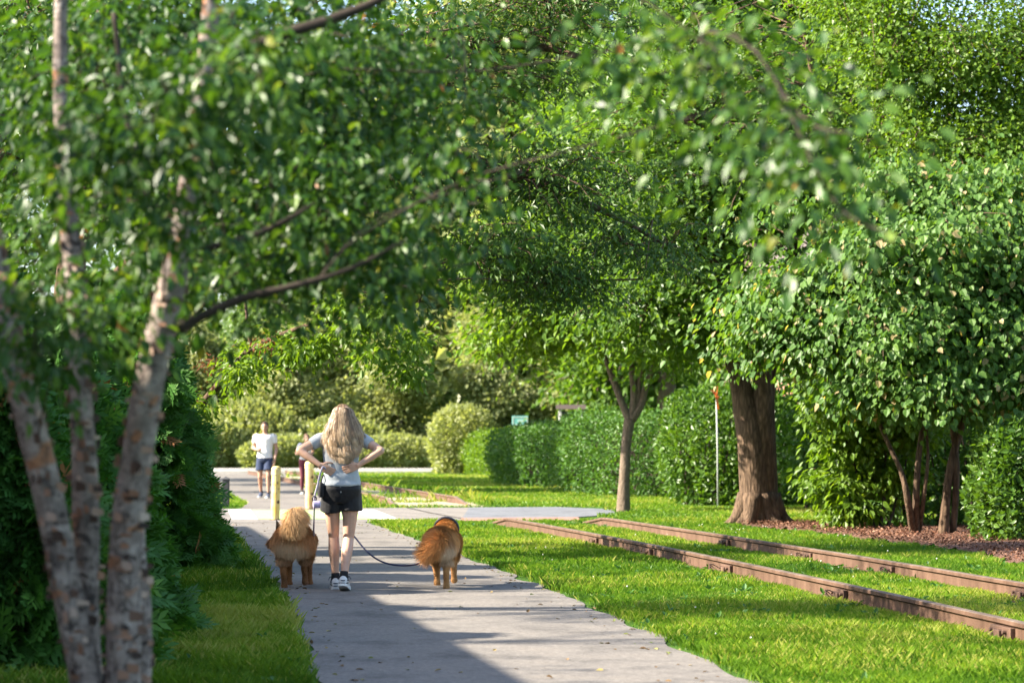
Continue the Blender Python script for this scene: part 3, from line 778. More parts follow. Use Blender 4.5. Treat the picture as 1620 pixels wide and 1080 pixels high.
# its low branch: yellow green sprays and dead brown leaves near the tip
C = np.concatenate([np.stack([at(px, py, d) + rng.normal(size=3) * [.07, .3, .05] for _ in range(c)]) for px, py, d, c in ((430, 545, 26.7, 12), (470, 560, 26.5, 9), (376, 590, 27, 9), (500, 545, 26.3, 9), (318, 640, 27.4, 6), (385, 570, 27, 7), (560, 520, 26, 9), (600, 560, 26, 7), (640, 590, 26.2, 7), (540, 480, 26, 12), (610, 500, 26, 10), (650, 540, 26.5, 10))])
ml = MB(); cluster_leaves(ml, C, 40, .12, .075, OVATE, .6, .7)
part(ml, 'foliage', M['maple_leaf'], t)
C = np.stack([at(px, py, 26.8) + rng.normal(size=3) * [.06, .15, .04] for px, py in ((300, 600), (330, 570), (440, 535), (455, 548), (470, 532), (480, 550), (290, 650), (420, 540), (260, 690))])
C = np.concatenate([C + rng.normal(size=C.shape) * [.05, .1, .04] for _ in range(3)])
ml = MB(); cluster_leaves(ml, C, 26, .09, .06, LANCE, .7, .7)
part(ml, 'dead_leaves', M['brown_leaf'], t)

# --- leafy tree on the left, between the birch and the conifers
stems = [([(-5.9, 18.6, -.05), (-5.85, 18.6, 1.5), (-5.6, 18.5, 2.8), (-5.0, 18.3, 4.0), (-4.4, 18.2, 5.6)], [.16, .14, .12, .09, .04]),
         ([(-5.6, 18.5, 2.6), (-4.4, 18.2, 3.3), (-3.0, 18.0, 3.6), (-1.6, 18.2, 3.9)], [.08, .065, .045, .015])]
cl = [(-2.7, 18.3, 3.35, .8, .9, .5, 46), (-3.3, 17.4, 4.2, .9, 1.0, .5, 52), (-2.1, 18, 4.3, .9, 1.0, .5, 46), (-1.2, 18.6, 3.75, .75, .8, .4, 16), (-4.3, 18, 4.7, .8, .9, .5, 36), (-3.6, 18, 3.55, .6, .8, .3, 16), (-.6, 18.8, 4.5, .6, .8, .3, 8), (-1.3, 18, 4.9, .9, .9, .4, 14)]
make_tree('tree', 'leafy sunlit tree at the left whose finer crown shows between the birch branches', 'tree', (-5.9, 18.6), stems, cl, 'birch_leaf', 'bark_dark', seed=55, per=60, spread=.2, lsize=.062, tpl=OVATE, gap=.35, droop=.5, limb=.035, twig=.005, gfreq=2.2, brown=.004)

# --- redbud like tree on the right
rb = lambda px, py, d=33.0: at(px, py, d)
stems = [([rb(1492, 848), rb(1497, 790), rb(1502, 750), rb(1512, 705), rb(1530, 650), rb(1560, 600)], [.075, .06, .055, .05, .045, .03]),
         ([rb(1507, 846, 33.1), rb(1512, 780), rb(1512, 720), rb(1500, 640), rb(1480, 580)], [.05, .045, .04, .035, .02]),
         ([rb(1445, 848, 33.4), rb(1436, 790), rb(1425, 745), rb(1400, 690), rb(1370, 620)], [.05, .045, .035, .03, .015]),
         ([rb(1449, 848, 33.4), rb(1450, 770), rb(1456, 700), rb(1470, 620), rb(1475, 540)], [.05, .045, .04, .03, .015]),
         ([rb(1454, 848, 33.5), rb(1462, 780), rb(1468, 720), rb(1462, 640)], [.03, .028, .024, .015]),
         ([rb(1525, 650), rb(1480, 640), rb(1560, 640), rb(1590, 630)], [.01, .035, .05, .04])]
cl = [(5.0, 33, 2.9, 1.3, 1.4, .65, 120), (6.5, 33, 2.95, 1.3, 1.4, .75, 120), (4.1, 33.5, 3.35, .9, 1.0, .6, 70), (5.9, 32.6, 3.9, 1.6, 1.5, .55, 110), (4.75, 34, 4.2, 1.2, 1.2, .5, 60), (7.6, 33, 3.6, 1.0, 1.4, .8, 60), (6.9, 32.3, 2.2, .8, .8, .35, 36), (5.75, 32.3, 2.3, .8, .7, .3, 30), (3.75, 33.8, 2.85, .7, .8, .4, 40), (7.0, 33.4, 4.5, 1.5, 1.3, .6, 80), (5.4, 33.2, 4.7, .8, .9, .4, 30), (4.3, 33.2, 2.4, .6, .7, .35, 26), (5.2, 32.5, 2.15, .6, .7, .3, 24), (6.4, 32.6, 2.25, .6, .7, .35, 24), (4.0, 33.4, 4.1, .8, .9, .5, 36), (5.65, 32.2, 1.98, .7, .5, .3, 26), (4.7, 32.6, 1.9, .45, .4, .25, 14)]
make_tree('tree', 'low spreading tree with hanging heart shaped leaves and several thin bare stems in mulch', 'tree', rb(1475, 848)[:2], stems, cl, 'redbud_leaf', 'bark_dark', seed=61, openings=True, per=72, spread=.32, lsize=.094, tpl=HEART, gap=.2, droop=.9, flat=.55, hang=.5, brown=.045, limb=.04)

# --- tall fine leaved tree at the upper right
stems = [([(8.6, 37, -.05), (8.55, 37, 2), (8.4, 37, 4), (8.2, 36.8, 6.5), (8, 36.8, 9)], [.3, .25, .21, .14, .05])]
cl = [(6.9, 36.4, 5.6, 1.7, 1.7, .9, 140), (8.3, 36, 4.8, 1.6, 1.6, 1.0, 130), (6.2, 36.5, 7.2, 1.8, 1.9, 1.0, 140), (8.0, 36.5, 7.0, 1.9, 2.0, 1.2, 150), (7.2, 37, 8.9, 2.2, 2.2, 1.1, 110), (9.6, 37, 6.2, 1.6, 1.8, 1.4, 70), (5.2, 36.8, 8.3, 1.3, 1.5, .8, 60)]
make_tree('tree', 'tall dense tree with tiny yellow green leaves filling the upper right corner', 'tree', (8.6, 37), stems, cl, 'maple_leaf', 'bark_dark', seed=71, openings=True, per=95, spread=.33, lsize=.07, tpl=RHOMB, gap=.35, limb=.08)

# --- river birch in the foreground, several stems from one base
base = (-1.36, 8.2)
B = lambda px, py, d=8.0: at(px, py, d)
birch = empty('birch_tree', (*base, 0), 0, 'multi stemmed birch with peeling pinkish grey bark at the left edge', 'tree')
S = [([(-1.42, 8.15, -.05), B(150, 1180), B(128, 1040), B(100, 900), B(72, 760), B(46, 660), B(22, 560), B(2, 450), B(-30, 300), B(-75, 60), B(-120, -250)], [.09, .068, .062, .058, .054, .049, .045, .042, .038, .032, .02], 0),
     ([(-1.36, 8.35, -.05), B(155, 1180, 8.3), B(138, 1040, 8.3), B(137, 900, 8.3), B(134, 760, 8.3), B(128, 620, 8.3), B(124, 480, 8.3), B(112, 380, 8.3), B(104, 250, 8.3), B(96, 100, 8.35), B(100, -200, 8.4)], [.085, .058, .052, .05, .05, .046, .042, .038, .034, .028, .018], 1),
     ([(-1.28, 8.1, -.05), B(195, 1180), B(196, 1050), B(196, 960), B(200, 850), B(214, 740), B(236, 610), B(262, 490), B(285, 400), B(300, 300), B(318, 180), B(330, 60), B(345, -200)], [.092, .07, .066, .064, .062, .06, .058, .054, .05, .042, .038, .034, .02], 2),
     ([(-1.22, 8.4, -.05), B(222, 1180, 8.4), B(224, 1040, 8.4), B(224, 950, 8.4), B(216, 860, 8.4), B(220, 760, 8.45), B(240, 630, 8.5), B(268, 480, 8.7), B(300, 250, 8.9), B(330, -50, 9)], [.06, .046, .04, .036, .032, .026, .022, .02, .018, .012], 3)]
M['flakes'] = leaf_mat('peeling bark flakes', [(0, (.035, .026, .023)), (.3, (.13, .08, .06)), (.6, (.3, .16, .1)), (1, (.46, .36, .3))], .12, (1.3, 1.0, .8), .8, .2)
TP = []
for P, r_, q in S:
    cv = spline(P, 90); rr = .9 * np.interp(np.linspace(0, 1, 90), np.linspace(0, 1, len(r_)), r_)
    mb = MB(); mb.tube(cv, rr, 22, rough=.07, rfreq=16, seed=20 + q)
    TP.append(cv[35:]); nbark = sum(len(l) for l in mb.ls)
    # curled flakes of peeling bark
    fl = mb; nfl = 210 if q < 3 else 90
    for _ in range(nfl):
        i = random.randint(6, 70); c = cv[i]; a = random.uniform(0, 6.283); r0 = rr[i] * 1.0
        o_ = np.array([math.cos(a), math.sin(a), 0]); t_ = np.array([-math.sin(a), math.cos(a), 0])
        wd_, hg = random.uniform(.012, .045), random.uniform(.008, .04)
        z_ = np.array([0, 0, 1.])
        lift = random.uniform(.003, .02)
        p0 = c + o_ * (r0 + .001) + z_ * random.uniform(-.02, .02)
        V = [p0, p0 + z_ * hg, p0 + t_ * wd_ * .55 + o_ * (lift * .25 - wd_ ** 2 / r0 * .15), p0 + t_ * wd_ * .55 + z_ * hg * .9 + o_ * (lift * .25 - wd_ ** 2 / r0 * .15), p0 + t_ * wd_ + o_ * (lift - wd_ ** 2 / r0 * .4), p0 + t_ * wd_ * .95 + z_ * hg * .7 + o_ * (lift * 1.2 - wd_ ** 2 / r0 * .4)]
        fl.add(V, [(0, 2, 3, 1), (2, 4, 5, 3)], random.random())
    st = part(mb, 'trunk', [M['birch_bark'], M['flakes']], birch, smooth=True)
    mi = np.zeros(len(st.data.polygons), np.int32); mi[nbark:] = 1; st.data.polygons.foreach_set('material_index', mi)
for P, r_ in (([B(283, 522), B(330, 495), B(390, 470), B(450, 456), B(510, 440), B(570, 418), B(640, 380)], [.018, .016, .014, .0125, .011, .008, .004]),
              ([B(330, 120), B(352, 97), B(400, 76), B(450, 54), B(520, 32), B(600, 0), B(700, -60)], [.024, .024, .022, .02, .017, .013, .006]),
              ([B(296, 392), B(345, 388), B(400, 372), B(450, 350), B(500, 320)], [.014, .012, .011, .009, .005]),
              ([B(322, 150, 7.95), B(420, -60, 7.7), B(640, -120, 7.4), B(900, -60, 7.0), B(1120, 70, 6.7), B(1260, 200, 6.4), B(1320, 330, 6.3)], [.008, .005, .0035, .0025, .0018, .0012, .0008]),
              ([B(285, 420), B(240, 330), B(200, 180), B(180, 20)], [.016, .013, .011, .008])):
    mb = MB(); cv = spline(P, 30); mb.tube(cv, np.interp(np.linspace(0, 1, 30), np.linspace(0, 1, len(r_)), r_), 9, rough=.08, rfreq=18, seed=7)
    part(mb, 'branch', M['twig'], birch, smooth=True); TP.append(cv[6:20])
def bc(px, py, d, rx, ry, rz, n): c = at(px, py, d); return (c[0], c[1], c[2], rx * d / F, ry, rz * d / F, n)
cl = [bc(140, 120, 9.4, 160, 1.0, 170, 60), bc(330, 90, 9.8, 200, 1.1, 150, 66), bc(560, 110, 9.6, 190, 1.1, 150, 74), bc(170, 340, 10.0, 160, .8, 110, 40), bc(380, 330, 9.8, 170, 1.0, 150, 58),
      bc(560, 330, 9.2, 170, 1.0, 150, 50), bc(730, 300, 8.2, 150, .8, 100, 20), bc(760, 110, 8.8, 170, 1.0, 120, 22), bc(930, 230, 7.6, 150, .6, 90, 10), bc(1120, 100, 6.8, 160, .5, 90, 11), bc(1270, 190, 6.4, 90, .35, 100, 9), bc(1315, 320, 6.3, 40, .2, 60, 3),
      bc(110, 490, 7.5, 120, .4, 60, 12), bc(300, 440, 9.2, 120, .7, 60, 16), bc(600, 440, 9.0, 80, .5, 70, 9), bc(430, 470, 9.0, 110, .6, 40, 6), bc(60, 560, 7.4, 70, .4, 30, 3),
      bc(290, 190, 7.2, 110, .35, 90, 16), bc(120, 230, 7.3, 100, .35, 90, 14), bc(420, 120, 7.2, 110, .4, 90, 12), bc(300, 350, 7.4, 70, .3, 40, 5)]
cl_up = [(-1.2, 8.4, 3.6, 1.1, 1.3, .6, 40), (-.3, 8.5, 3.7, 1.2, 1.4, .6, 40), (.5, 7.6, 3.5, 1.0, 1.0, .5, 16), (-.9, 8.6, 4.8, 1.2, 1.3, .8, 30)]
C, idx = in_ellipsoids(cl + cl_up, 81, .45, 3.2)
mb = MB(); wood(mb, np.concatenate(TP), [.03] * 2000, cl + cl_up, C, idx, .0036, .002, 9, k=6)
tw = part(mb, 'twigs', M['twig'], birch, smooth=True)
ml = MB(); cluster_leaves(ml, C, 48, .115, .046, OVATE, .55, .8, hang=.5, svar=.35, brown=.002)
part(ml, 'crown', M['birch_leaf'], birch)

# ------------------------------------------------------------------ arborvitae on the left
def frond():
    T, Fc = [], []
    def blade(b, d, L, w):
        b = np.array(b); d = np.array(d) / np.linalg.norm(d); s = np.array([-d[1], d[0], 0]); k = len(T)
        T.extend([b - s * w * .4, b + d * L * .5 - s * w, b + d * L, b + d * L * .5 + s * w, ]); Fc.append((k, k + 1, k + 2, k + 3))
    blade((0, 0, 0), (1, 0, 0), 1.0, .035)
    for i, t in enumerate((.12, .27, .42, .57, .72)):
        L = .46 * (1 - .55 * t)
        for s in (-1, 1):
            blade((t, 0, 0), (.75, s * .66, .0), L, .045)
            blade((t + .08 * L / .4, s * .1, 0), (.95, s * .3, 0), L * .55, .035)
    return np.array(T), np.array(Fc)
FROND = frond(); FROND[0][:, 2] -= .25 * FROND[0][:, 0] ** 2
def make_thuja(loc, hgt, rad, n, seed, label, group):
    r = np.random.default_rng(seed); root = empty('conifer', (loc[0], loc[1], 0), 0, label, 'conifer', group)
    z = hgt * r.uniform(0, 1, n) ** 1.15; a = r.uniform(0, 6.283, n)
    prof_ = np.interp(z / hgt, [0, .06, .25, .6, .85, 1], [1.0, 1.05, .98, .74, .4, .05])
    lob = 1 + .4 * sn(np.stack([np.cos(a) * 1.2, np.sin(a) * 1.2, z * 1.0], -1), 2.6, seed)
    rr = rad * prof_ * lob * r.uniform(.35, 1.0, n) ** .38
    P = np.stack([loc[0] + rr * np.cos(a), loc[1] + rr * np.sin(a), .05 + z], -1)
    o_ = np.stack([np.cos(a), np.sin(a), 0 * a], -1)
    D = o_ + r.normal(size=P.shape) * .38 + np.array([0, 0, .28]) * r.uniform(-1.3, 1.4, n)[:, None]
    tg = np.stack([-np.sin(a), np.cos(a), 0 * a], -1)
    Nn = tg * r.normal(size=(n, 1)) + r.normal(size=P.shape) * .5 + np.array([0, 0, .5])
    ml = MB(); v = np.clip(.42 + .18 * (lob - 1) / .36 + r.normal(size=n) * .18, 0, .96); v = np.where(r.uniform(size=n) < .012, 1, v)
    leaves(ml, P - unit(D) * .12, D, Nn, r.uniform(.14, .37, n), FROND, v)
    part(ml, 'foliage', M['thuja_leaf'], root)
    mb = MB(); mb.tube(np.array([(loc[0], loc[1], -.05), (loc[0] + .03, loc[1], hgt * .5), (loc[0], loc[1], hgt * .96)]), np.array([.09, .06, .01]), 9, rough=.1)
    for i in range(46):
        zz = hgt * random.uniform(.03, .9); aa = random.uniform(0, 6.283); L = rad * .8 * np.interp(zz / hgt, [0, .25, 1], [.9, 1, .1])
        mb.tube(np.array([(loc[0], loc[1], zz), (loc[0] + math.cos(aa) * L * .6, loc[1] + math.sin(aa) * L * .6, zz + .05), (loc[0] + math.cos(aa) * L, loc[1] + math.sin(aa) * L, zz + .25)]), np.array([.02, .013, .004]), 5, cap=False)
    part(mb, 'trunk', M['bark_grey'], root, smooth=True)
    return root
G = 'dark conifers along the left side of the path'
make_thuja((-3.86, 24.8), 2.8, .74, 5600, 1, 'dark green conifer nearest the path, its fronds brushing the asphalt edge', G)
make_thuja((-3.95, 18.6), 2.15, .85, 5200, 2, 'dark conifer at the far left edge right behind the birch stems', G)
make_thuja((-3.65, 20.7), 1.95, .5, 3000, 3, 'narrow dark conifer glimpsed between the birch stems', G)
make_thuja((-4.9, 28.2), 3.2, .9, 5200, 4, 'dark conifer standing behind the one nearest the path', G)
make_thuja((-3.12, 16.0), 1.95, .74, 5000, 6, 'dark conifer filling the lower left edge beside the birch base', G)
make_thuja((-2.9, 13.9), 1.6, .55, 3600, 7, 'low dark conifer at the bottom left corner just behind the birch base', G)
make_thuja((-5.1, 22.8), 3.3, 1.0, 5000, 5, 'broad dark conifer in the second row at the left', G)
# ------------------------------------------------------------------ hedges and shrubs
def make_hedge(loc, rz, size, n, label, seed, group=None, leaf='hedge_leaf', lsize=.09, rnd=.5, cat='hedge', name='hedge', tpl=OVATE):
    """leafy block: leaves through a rounded shell over a twiggy inside"""
    r = np.random.default_rng(seed)
    root = empty(name, (loc[0], loc[1], 0), rz, label, cat, group)
    L, Wd, Hh = size
    q = unit(r.normal(size=(n * 2, 3)))
    pw = 1 / np.max(np.abs(q) , axis=1)                       # onto a cube, then blended to a sphere
    c = q * (pw[:, None] * (1 - rnd) + rnd * 1.25)
    p = c * np.array([L / 2, Wd / 2, Hh / 2])
    p *= (r.uniform(0, 1, (len(p), 1)) ** .16)
    p *= 1 + .10 * sn(p, 2.4, seed)[:, None] + .05 * sn(p, 7.5, seed + 9)[:, None]
    p[:, 2] += Hh / 2 * .97; p = p[p[:, 2] > .03][:n]; m_ = len(p)
    o_ = unit(p - np.array([0, 0, Hh * .4]))
    D = o_ * .6 + r.normal(size=p.shape) * .7 + np.array([0, 0, .15])
    Nn = o_ * .7 + r.normal(size=p.shape) * .6 + np.array([0, 0, .35])
    ml = MB(); v = np.clip(.45 + .2 * sn(p, 3.5, seed + 5) + r.normal(size=m_) * .17, 0, 1)
    leaves(ml, p, D, Nn, lsize * r.uniform(.7, 1.3, m_), tpl, v)
    ml.build('foliage', M[leaf], root)
    mb = MB()
    for i in range(max(6, int(L * 3.5))):
        x = random.uniform(-.42, .42) * L; y = random.uniform(-.3, .3) * Wd
        for j in range(3):
            e = (x + random.uniform(-.4, .4), y + random.uniform(-.3, .3) * Wd, Hh * random.uniform(.6, .88))
            mb.tube(np.array([(x, y, -.03), ((x + e[0]) / 2 + .05, (y + e[1]) / 2, e[2] * .45), e]), np.array([.025, .018, .006]), 5, cap=False)
    mb.build('stem', M['twig'], root)
    return root
def hedge_line(px0, y0, px1, y1): pass
# trimmed hedges parallel to the rails, stepping away from the crossing
hd = R(90 + 10)
HG = 'trimmed hedges running beside the far rails'
for (px, py, d_len, hgt, wd, lab, sd) in (
        (792, 757, 12, 1.72, 2.4, 'farthest pale sunlit trimmed hedge below the teal sign', 1),
        (822, 764, 6.5, 1.74, 2.4, 'small trimmed hedge peeping between the pale one and the dark fronted one', 2),
        (832, 773, 7.5, 1.78, 2.6, 'trimmed hedge with a wide dark end, left of the one behind the slim trunk', 3),
        (972, 790, 9.5, 2.02, 2.6, 'bright sunlit trimmed hedge just left of the slim tree trunk', 4)):
    d = F * H / (py - HZ); x = (px - CX) * d / F
    make_hedge((x + math.cos(hd) * d_len / 2 + math.sin(hd) * wd / 2, d + math.sin(hd) * d_len / 2 - math.cos(hd) * wd / 2), hd, (d_len, wd, hgt), 15000, lab, 90 + sd, HG, 'maple_leaf' if sd < 3 else 'hedge_leaf', rnd=.36, lsize=.095)
SG = 'leafy shrubs behind the rails'
make_hedge((4.9, 54.2), hd, (4.0, 2.6, 2.3), 11000, 'dark shaded hedge right behind the slim tree trunk', 101, HG, rnd=.5, lsize=.1)
make_hedge((4.6, 50.0), 0, (2.7, 2.6, 2.35), 9500, 'large glossy shrub behind the white marker pole', 102, SG, 'shrub_leaf', .115, .75, 'shrub', 'shrub')
make_hedge((6.0, 50.5), 0, (3.2, 2.6, 3.0), 9500, 'dark tall shrub behind the thick tree trunk', 103, SG, 'hedge_leaf', .115, .75, 'shrub', 'shrub')
make_hedge((6.5, 46), 0, (2.4, 2.0, 2.6), 8000, 'shaded shrub in the gap just right of the thick trunk', 104, SG, 'hedge_leaf', .115, .75, 'shrub', 'shrub')
q = lambda px, py, d=35.2: at(px, py, d)
qs = [(1325, 640, .42, 24), (1390, 655, .45, 26), (1345, 705, .42, 24), (1318, 765, .36, 20), (1385, 752, .42, 24), (1345, 808, .34, 18), (1440, 690, .4, 20), (1425, 760, .34, 14), (1385, 600, .4, 18), (1310, 590, .3, 10)]
cl = [(*q(px, py, 35.2 + random.uniform(-.3, .3)), r_, r_, r_ * .62, n_) for px, py, r_, n_ in qs]
stems = [([(*q(1385, 700)[:2], -.03), q(1370, 780), q(1345, 720), q(1330, 640)], [.03, .025, .018, .008]), ([(*q(1392, 700)[:2], -.03), q(1400, 770), q(1400, 690), q(1390, 610)], [.03, .025, .018, .008]), ([(*q(1400, 700)[:2], -.03), q(1425, 770), q(1440, 690)], [.025, .02, .008])]
make_tree('shrub', 'loose yellow green shrub reaching down to the grass right of the thick trunk', 'shrub', tuple(q(1390, 700)[:2]), stems, cl, 'maple_leaf', 'twig', SG, 105, per=44, spread=.17, lsize=.11, tpl=OVATE, gap=.2, droop=.8, limb=.015, twig=.004, k=6)
make_hedge((6.6, 36.5), 0, (2.4, 1.4, 2.0), 6500, 'deeply shaded shrub behind the thin bare stems', 106, SG, 'hedge_leaf', .11, .8, 'shrub', 'shrub')
make_hedge((6.85, 31.3), .1, (1.62, 1.6, 1.52), 9500, 'rounded glossy clipped shrub in the mulch at the right edge', 107, SG, 'shrub_leaf', .09, .62, 'shrub', 'shrub')
make_hedge((9.0, 40), 0, (3.5, 3, 3.2), 8000, 'dark shrub mass behind the right edge shrub', 108, SG, 'hedge_leaf', .13, .8, 'shrub', 'shrub')

# ------------------------------------------------------------------ backdrop trees
def proto_tree(seed, hgt, spread_, leaf, lsize, label, group, name='tree', loc=(0, 0), base_z=.12, n=150):
    r = np.random.default_rng(seed); cl = []
    for i in range(13):
        t = r.uniform(base_z, .95); a = r.uniform(0, 6.283); w_ = spread_ * np.interp(t, [0, .3, .7, 1], [.75, 1, .8, .25])
        q = w_ * r.uniform(.15, .75)
        cl.append((loc[0] + math.cos(a) * q, loc[1] + math.sin(a) * q, hgt * t, w_ * r.uniform(.38, .6), w_ * r.uniform(.38, .6), hgt * r.uniform(.07, .12), int(n * .6)))
    stems = [([(loc[0], loc[1], -.05), (loc[0] + .1, loc[1], hgt * .3), (loc[0], loc[1], hgt * .6), (loc[0], loc[1] + .1, hgt * .92)], [hgt * .026, hgt * .02, hgt * .013, .02])]
    return make_tree(name, label, 'tree', loc, stems, cl, leaf, 'bark_grey', group, seed, per=30, spread=.5 * lsize / .2, lsize=lsize, tpl=RHOMB, gap=.45, limb=.1, twig=.02, k=7, gfreq=.9)
FG = 'trees beyond the far pavement'
pa = proto_tree(301, 10, 3.6, 'far_haze_leaf', .26, 'pale yellow green sunlit tree beyond the far pavement', FG, loc=(0, 0))
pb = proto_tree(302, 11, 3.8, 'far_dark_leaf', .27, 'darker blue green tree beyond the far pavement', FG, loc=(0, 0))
pc = proto_tree(303, 9, 3.2, 'far_haze_leaf', .24, 'pale yellow green sunlit tree beyond the far pavement', FG, loc=(0, 0), base_z=.04)
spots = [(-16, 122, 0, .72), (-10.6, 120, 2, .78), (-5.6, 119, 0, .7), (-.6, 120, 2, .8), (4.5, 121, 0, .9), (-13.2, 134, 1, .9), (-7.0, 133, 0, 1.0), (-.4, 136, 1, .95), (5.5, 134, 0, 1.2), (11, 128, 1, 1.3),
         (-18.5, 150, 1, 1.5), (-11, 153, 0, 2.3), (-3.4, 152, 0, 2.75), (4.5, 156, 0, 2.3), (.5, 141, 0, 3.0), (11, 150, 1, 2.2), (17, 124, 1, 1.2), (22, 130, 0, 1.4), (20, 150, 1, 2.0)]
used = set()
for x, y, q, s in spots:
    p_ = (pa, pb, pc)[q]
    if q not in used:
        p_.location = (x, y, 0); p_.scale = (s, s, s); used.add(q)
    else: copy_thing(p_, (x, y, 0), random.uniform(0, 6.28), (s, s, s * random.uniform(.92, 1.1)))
# a rounded pale bush and low scrub by the far kerb
make_hedge((-2.0, 96), 0, (2.4, 2.4, 2.5), 7000, 'rounded pale yellow green bush at the left end of the hedges', 120, None, 'far_haze_leaf', .15, .9, 'bush', 'bush', RHOMB)
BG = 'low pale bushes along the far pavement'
bp_ = make_hedge((-5.5, 110), 0, (4.0, 2.2, 1.5), 6000, 'low pale scrubby bush in front of the far trees', 121, BG, 'far_haze_leaf', .17, .9, 'bush', 'bush', RHOMB)
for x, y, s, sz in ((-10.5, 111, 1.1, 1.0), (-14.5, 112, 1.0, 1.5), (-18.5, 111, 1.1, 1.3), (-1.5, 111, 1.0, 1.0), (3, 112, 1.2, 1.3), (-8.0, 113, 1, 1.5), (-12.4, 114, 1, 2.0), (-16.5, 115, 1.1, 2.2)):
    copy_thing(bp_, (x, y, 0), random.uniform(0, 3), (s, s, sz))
# tall trees closing the right side behind the shrubs, and behind the conifers on the left
RG = 'tall trees behind the shrubs and the brick house'
pd = proto_tree(311, 13, 4.2, 'linden_leaf', .2, 'tall green tree behind the shrubs and the brick house', RG, loc=(0, 0), base_z=.1, n=190)
for i, (x, y, s) in enumerate(((14.5, 54, .95), (8.6, 80, 1.05), (4.6, 94, 1.0), (16.5, 58, 1.1), (11, 74, 1.15), (5.6, 88, 1.2), (18.5, 76, 1.2), (13.4, 47, .95))):
    if i == 0: pd.location = (x, y, 0); pd.scale = (s,) * 3
    else: copy_thing(pd, (x, y, 0), random.uniform(0, 6.28), (s, s, s * random.uniform(.95, 1.1)))
CG = 'tall trees closing the view above the crossing'
ph = proto_tree(331, 13.5, 4.4, 'linden_leaf', .17, 'tall tree whose raised crown closes the view above the crossing', CG, loc=(0, 0), base_z=.5, n=190)
for i, (x, y, s) in enumerate(((6.6, 67, 1.2), (-15.5, 72, 1.3), (7.7, 84, 1.5), (9, 98, 1.9))):
    if i == 0: ph.location = (x, y, 0); ph.scale = (s,) * 3
    else: copy_thing(ph, (x, y, 0), random.uniform(0, 6.28), (s, s, s))
LG = 'tall trees on the left behind the conifers'
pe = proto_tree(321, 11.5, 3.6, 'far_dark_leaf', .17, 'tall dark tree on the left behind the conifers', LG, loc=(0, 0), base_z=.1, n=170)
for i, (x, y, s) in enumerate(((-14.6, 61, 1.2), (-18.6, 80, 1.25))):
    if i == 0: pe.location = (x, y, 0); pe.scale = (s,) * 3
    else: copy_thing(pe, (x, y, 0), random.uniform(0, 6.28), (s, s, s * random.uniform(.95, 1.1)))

# ------------------------------------------------------------------ brick house behind the right trees
m, nt, out = newmat('red brick wall'); n = N(nt); tc = n('TexCoord').outputs['Object']
vec = n('CombineXYZ', {0: n.math('ADD', n('SeparateXYZ', {0: tc}).outputs[0], n('SeparateXYZ', {0: tc}).outputs[1]), 1: n('SeparateXYZ', {0: tc}).outputs[2]}).outputs[0]
br = n('TexBrick', {'Vector': vec, 'Color1': (.34, .13, .085, 1), 'Color2': (.43, .19, .13, 1), 'Mortar': (.4, .33, .28, 1), 'Scale': 4.4, 'Mortar Size': .014})
c = n.mix(.3, br.outputs[0], n.ramp(n.noise(tc, 3, 6), [(.3, (.25, .09, .06)), (.7, (.5, .26, .19))]))
p = n('BsdfPrincipled', {'Base Color': c, 'Roughness': .9}); nt.links.new(p.outputs[0], out.inputs[0]); M['brick'] = m
M['roof'] = plain('dark roof shingle', (.12, .1, .095), .9, .2, nscale=6, namt=.35)
M['white_trim'] = plain('white painted trim', (.72, .7, .66), .6, .4, nscale=8, namt=.06)
m, nt, out = newmat('window glass'); n = N(nt); p = n('BsdfPrincipled', {'Base Color': (.03, .04, .05, 1), 'Roughness': .06, 'Specular IOR Level': .8}); nt.links.new(p.outputs[0], out.inputs[0]); M['glass'] = m
def make_house(loc, rz, sx, sy, hw, label, wins, cat='house', name='brick_house', gable=True, wall='brick'):
    root = empty(name, (*loc, 0), rz, label, cat)
    mb = MB(); mb.box((0, 0, hw / 2), (sx, sy, hw))
    if gable: mb.add([(-sx / 2, -sy / 2, hw), (sx / 2, -sy / 2, hw), (0, -sy / 2, hw + sx * .3), (-sx / 2, sy / 2, hw), (sx / 2, sy / 2, hw), (0, sy / 2, hw + sx * .3)], [(0, 1, 2), (5, 4, 3)])
    mb.build('wall', M[wall], root)
    rf = MB()
    if gable:
        for s in (-1, 1):
            a = np.array([(s * (sx / 2 + .4), -sy / 2 - .3, hw - .24), (s * (sx / 2 + .4), sy / 2 + .3, hw - .24), (0, sy / 2 + .3, hw + sx * .3), (0, -sy / 2 - .3, hw + sx * .3)])
            b_ = a + np.array([0, 0, .16]); rf.add(np.concatenate([a + [0, 0, .02], b_]), [(0, 1, 2, 3), (7, 6, 5, 4), (0, 4, 5, 1), (1, 5, 6, 2), (2, 6, 7, 3), (3, 7, 4, 0)])
    else:
        rf.box((0, 0, hw + .09), (sx + .5, sy + .5, .18))
    rf.build('roof', M['roof'], root)
    for face, u, z, w_, h_ in wins:
        mb = MB(); gl = MB()
        if face == 'f':  c0 = np.array([u, -sy / 2 - .01, z]); ux, th = (1, 0), 'y'
        else: s = -1 if face == 'l' else 1; c0 = np.array([s * (sx / 2 + .01), u, z]); ux, th = (0, 1), 'x'
        def bb(du, dz, a, b, t, q):
            c1 = c0 + np.array([ux[0] * du, ux[1] * du, dz])
            q.box(c1, (a, t, b) if th == 'y' else (t, a, b))
        for s in (-1, 1):
            bb(s * (w_ / 2 - .05), 0, .1, h_, .1, mb); bb(0, s * (h_ / 2 - .05), w_ - .2, .1, .1, mb)
        bb(0, 0, w_ - .2, .05, .07, mb); bb(0, -h_ / 2 - .05, w_ + .2, .09, .2, mb)
        fr = mb.build('window', M['white_trim'], root)
        bb(0, 0, w_ - .2, h_ - .2, .03, gl); gl.build('pane', M['glass'], fr)
    return root
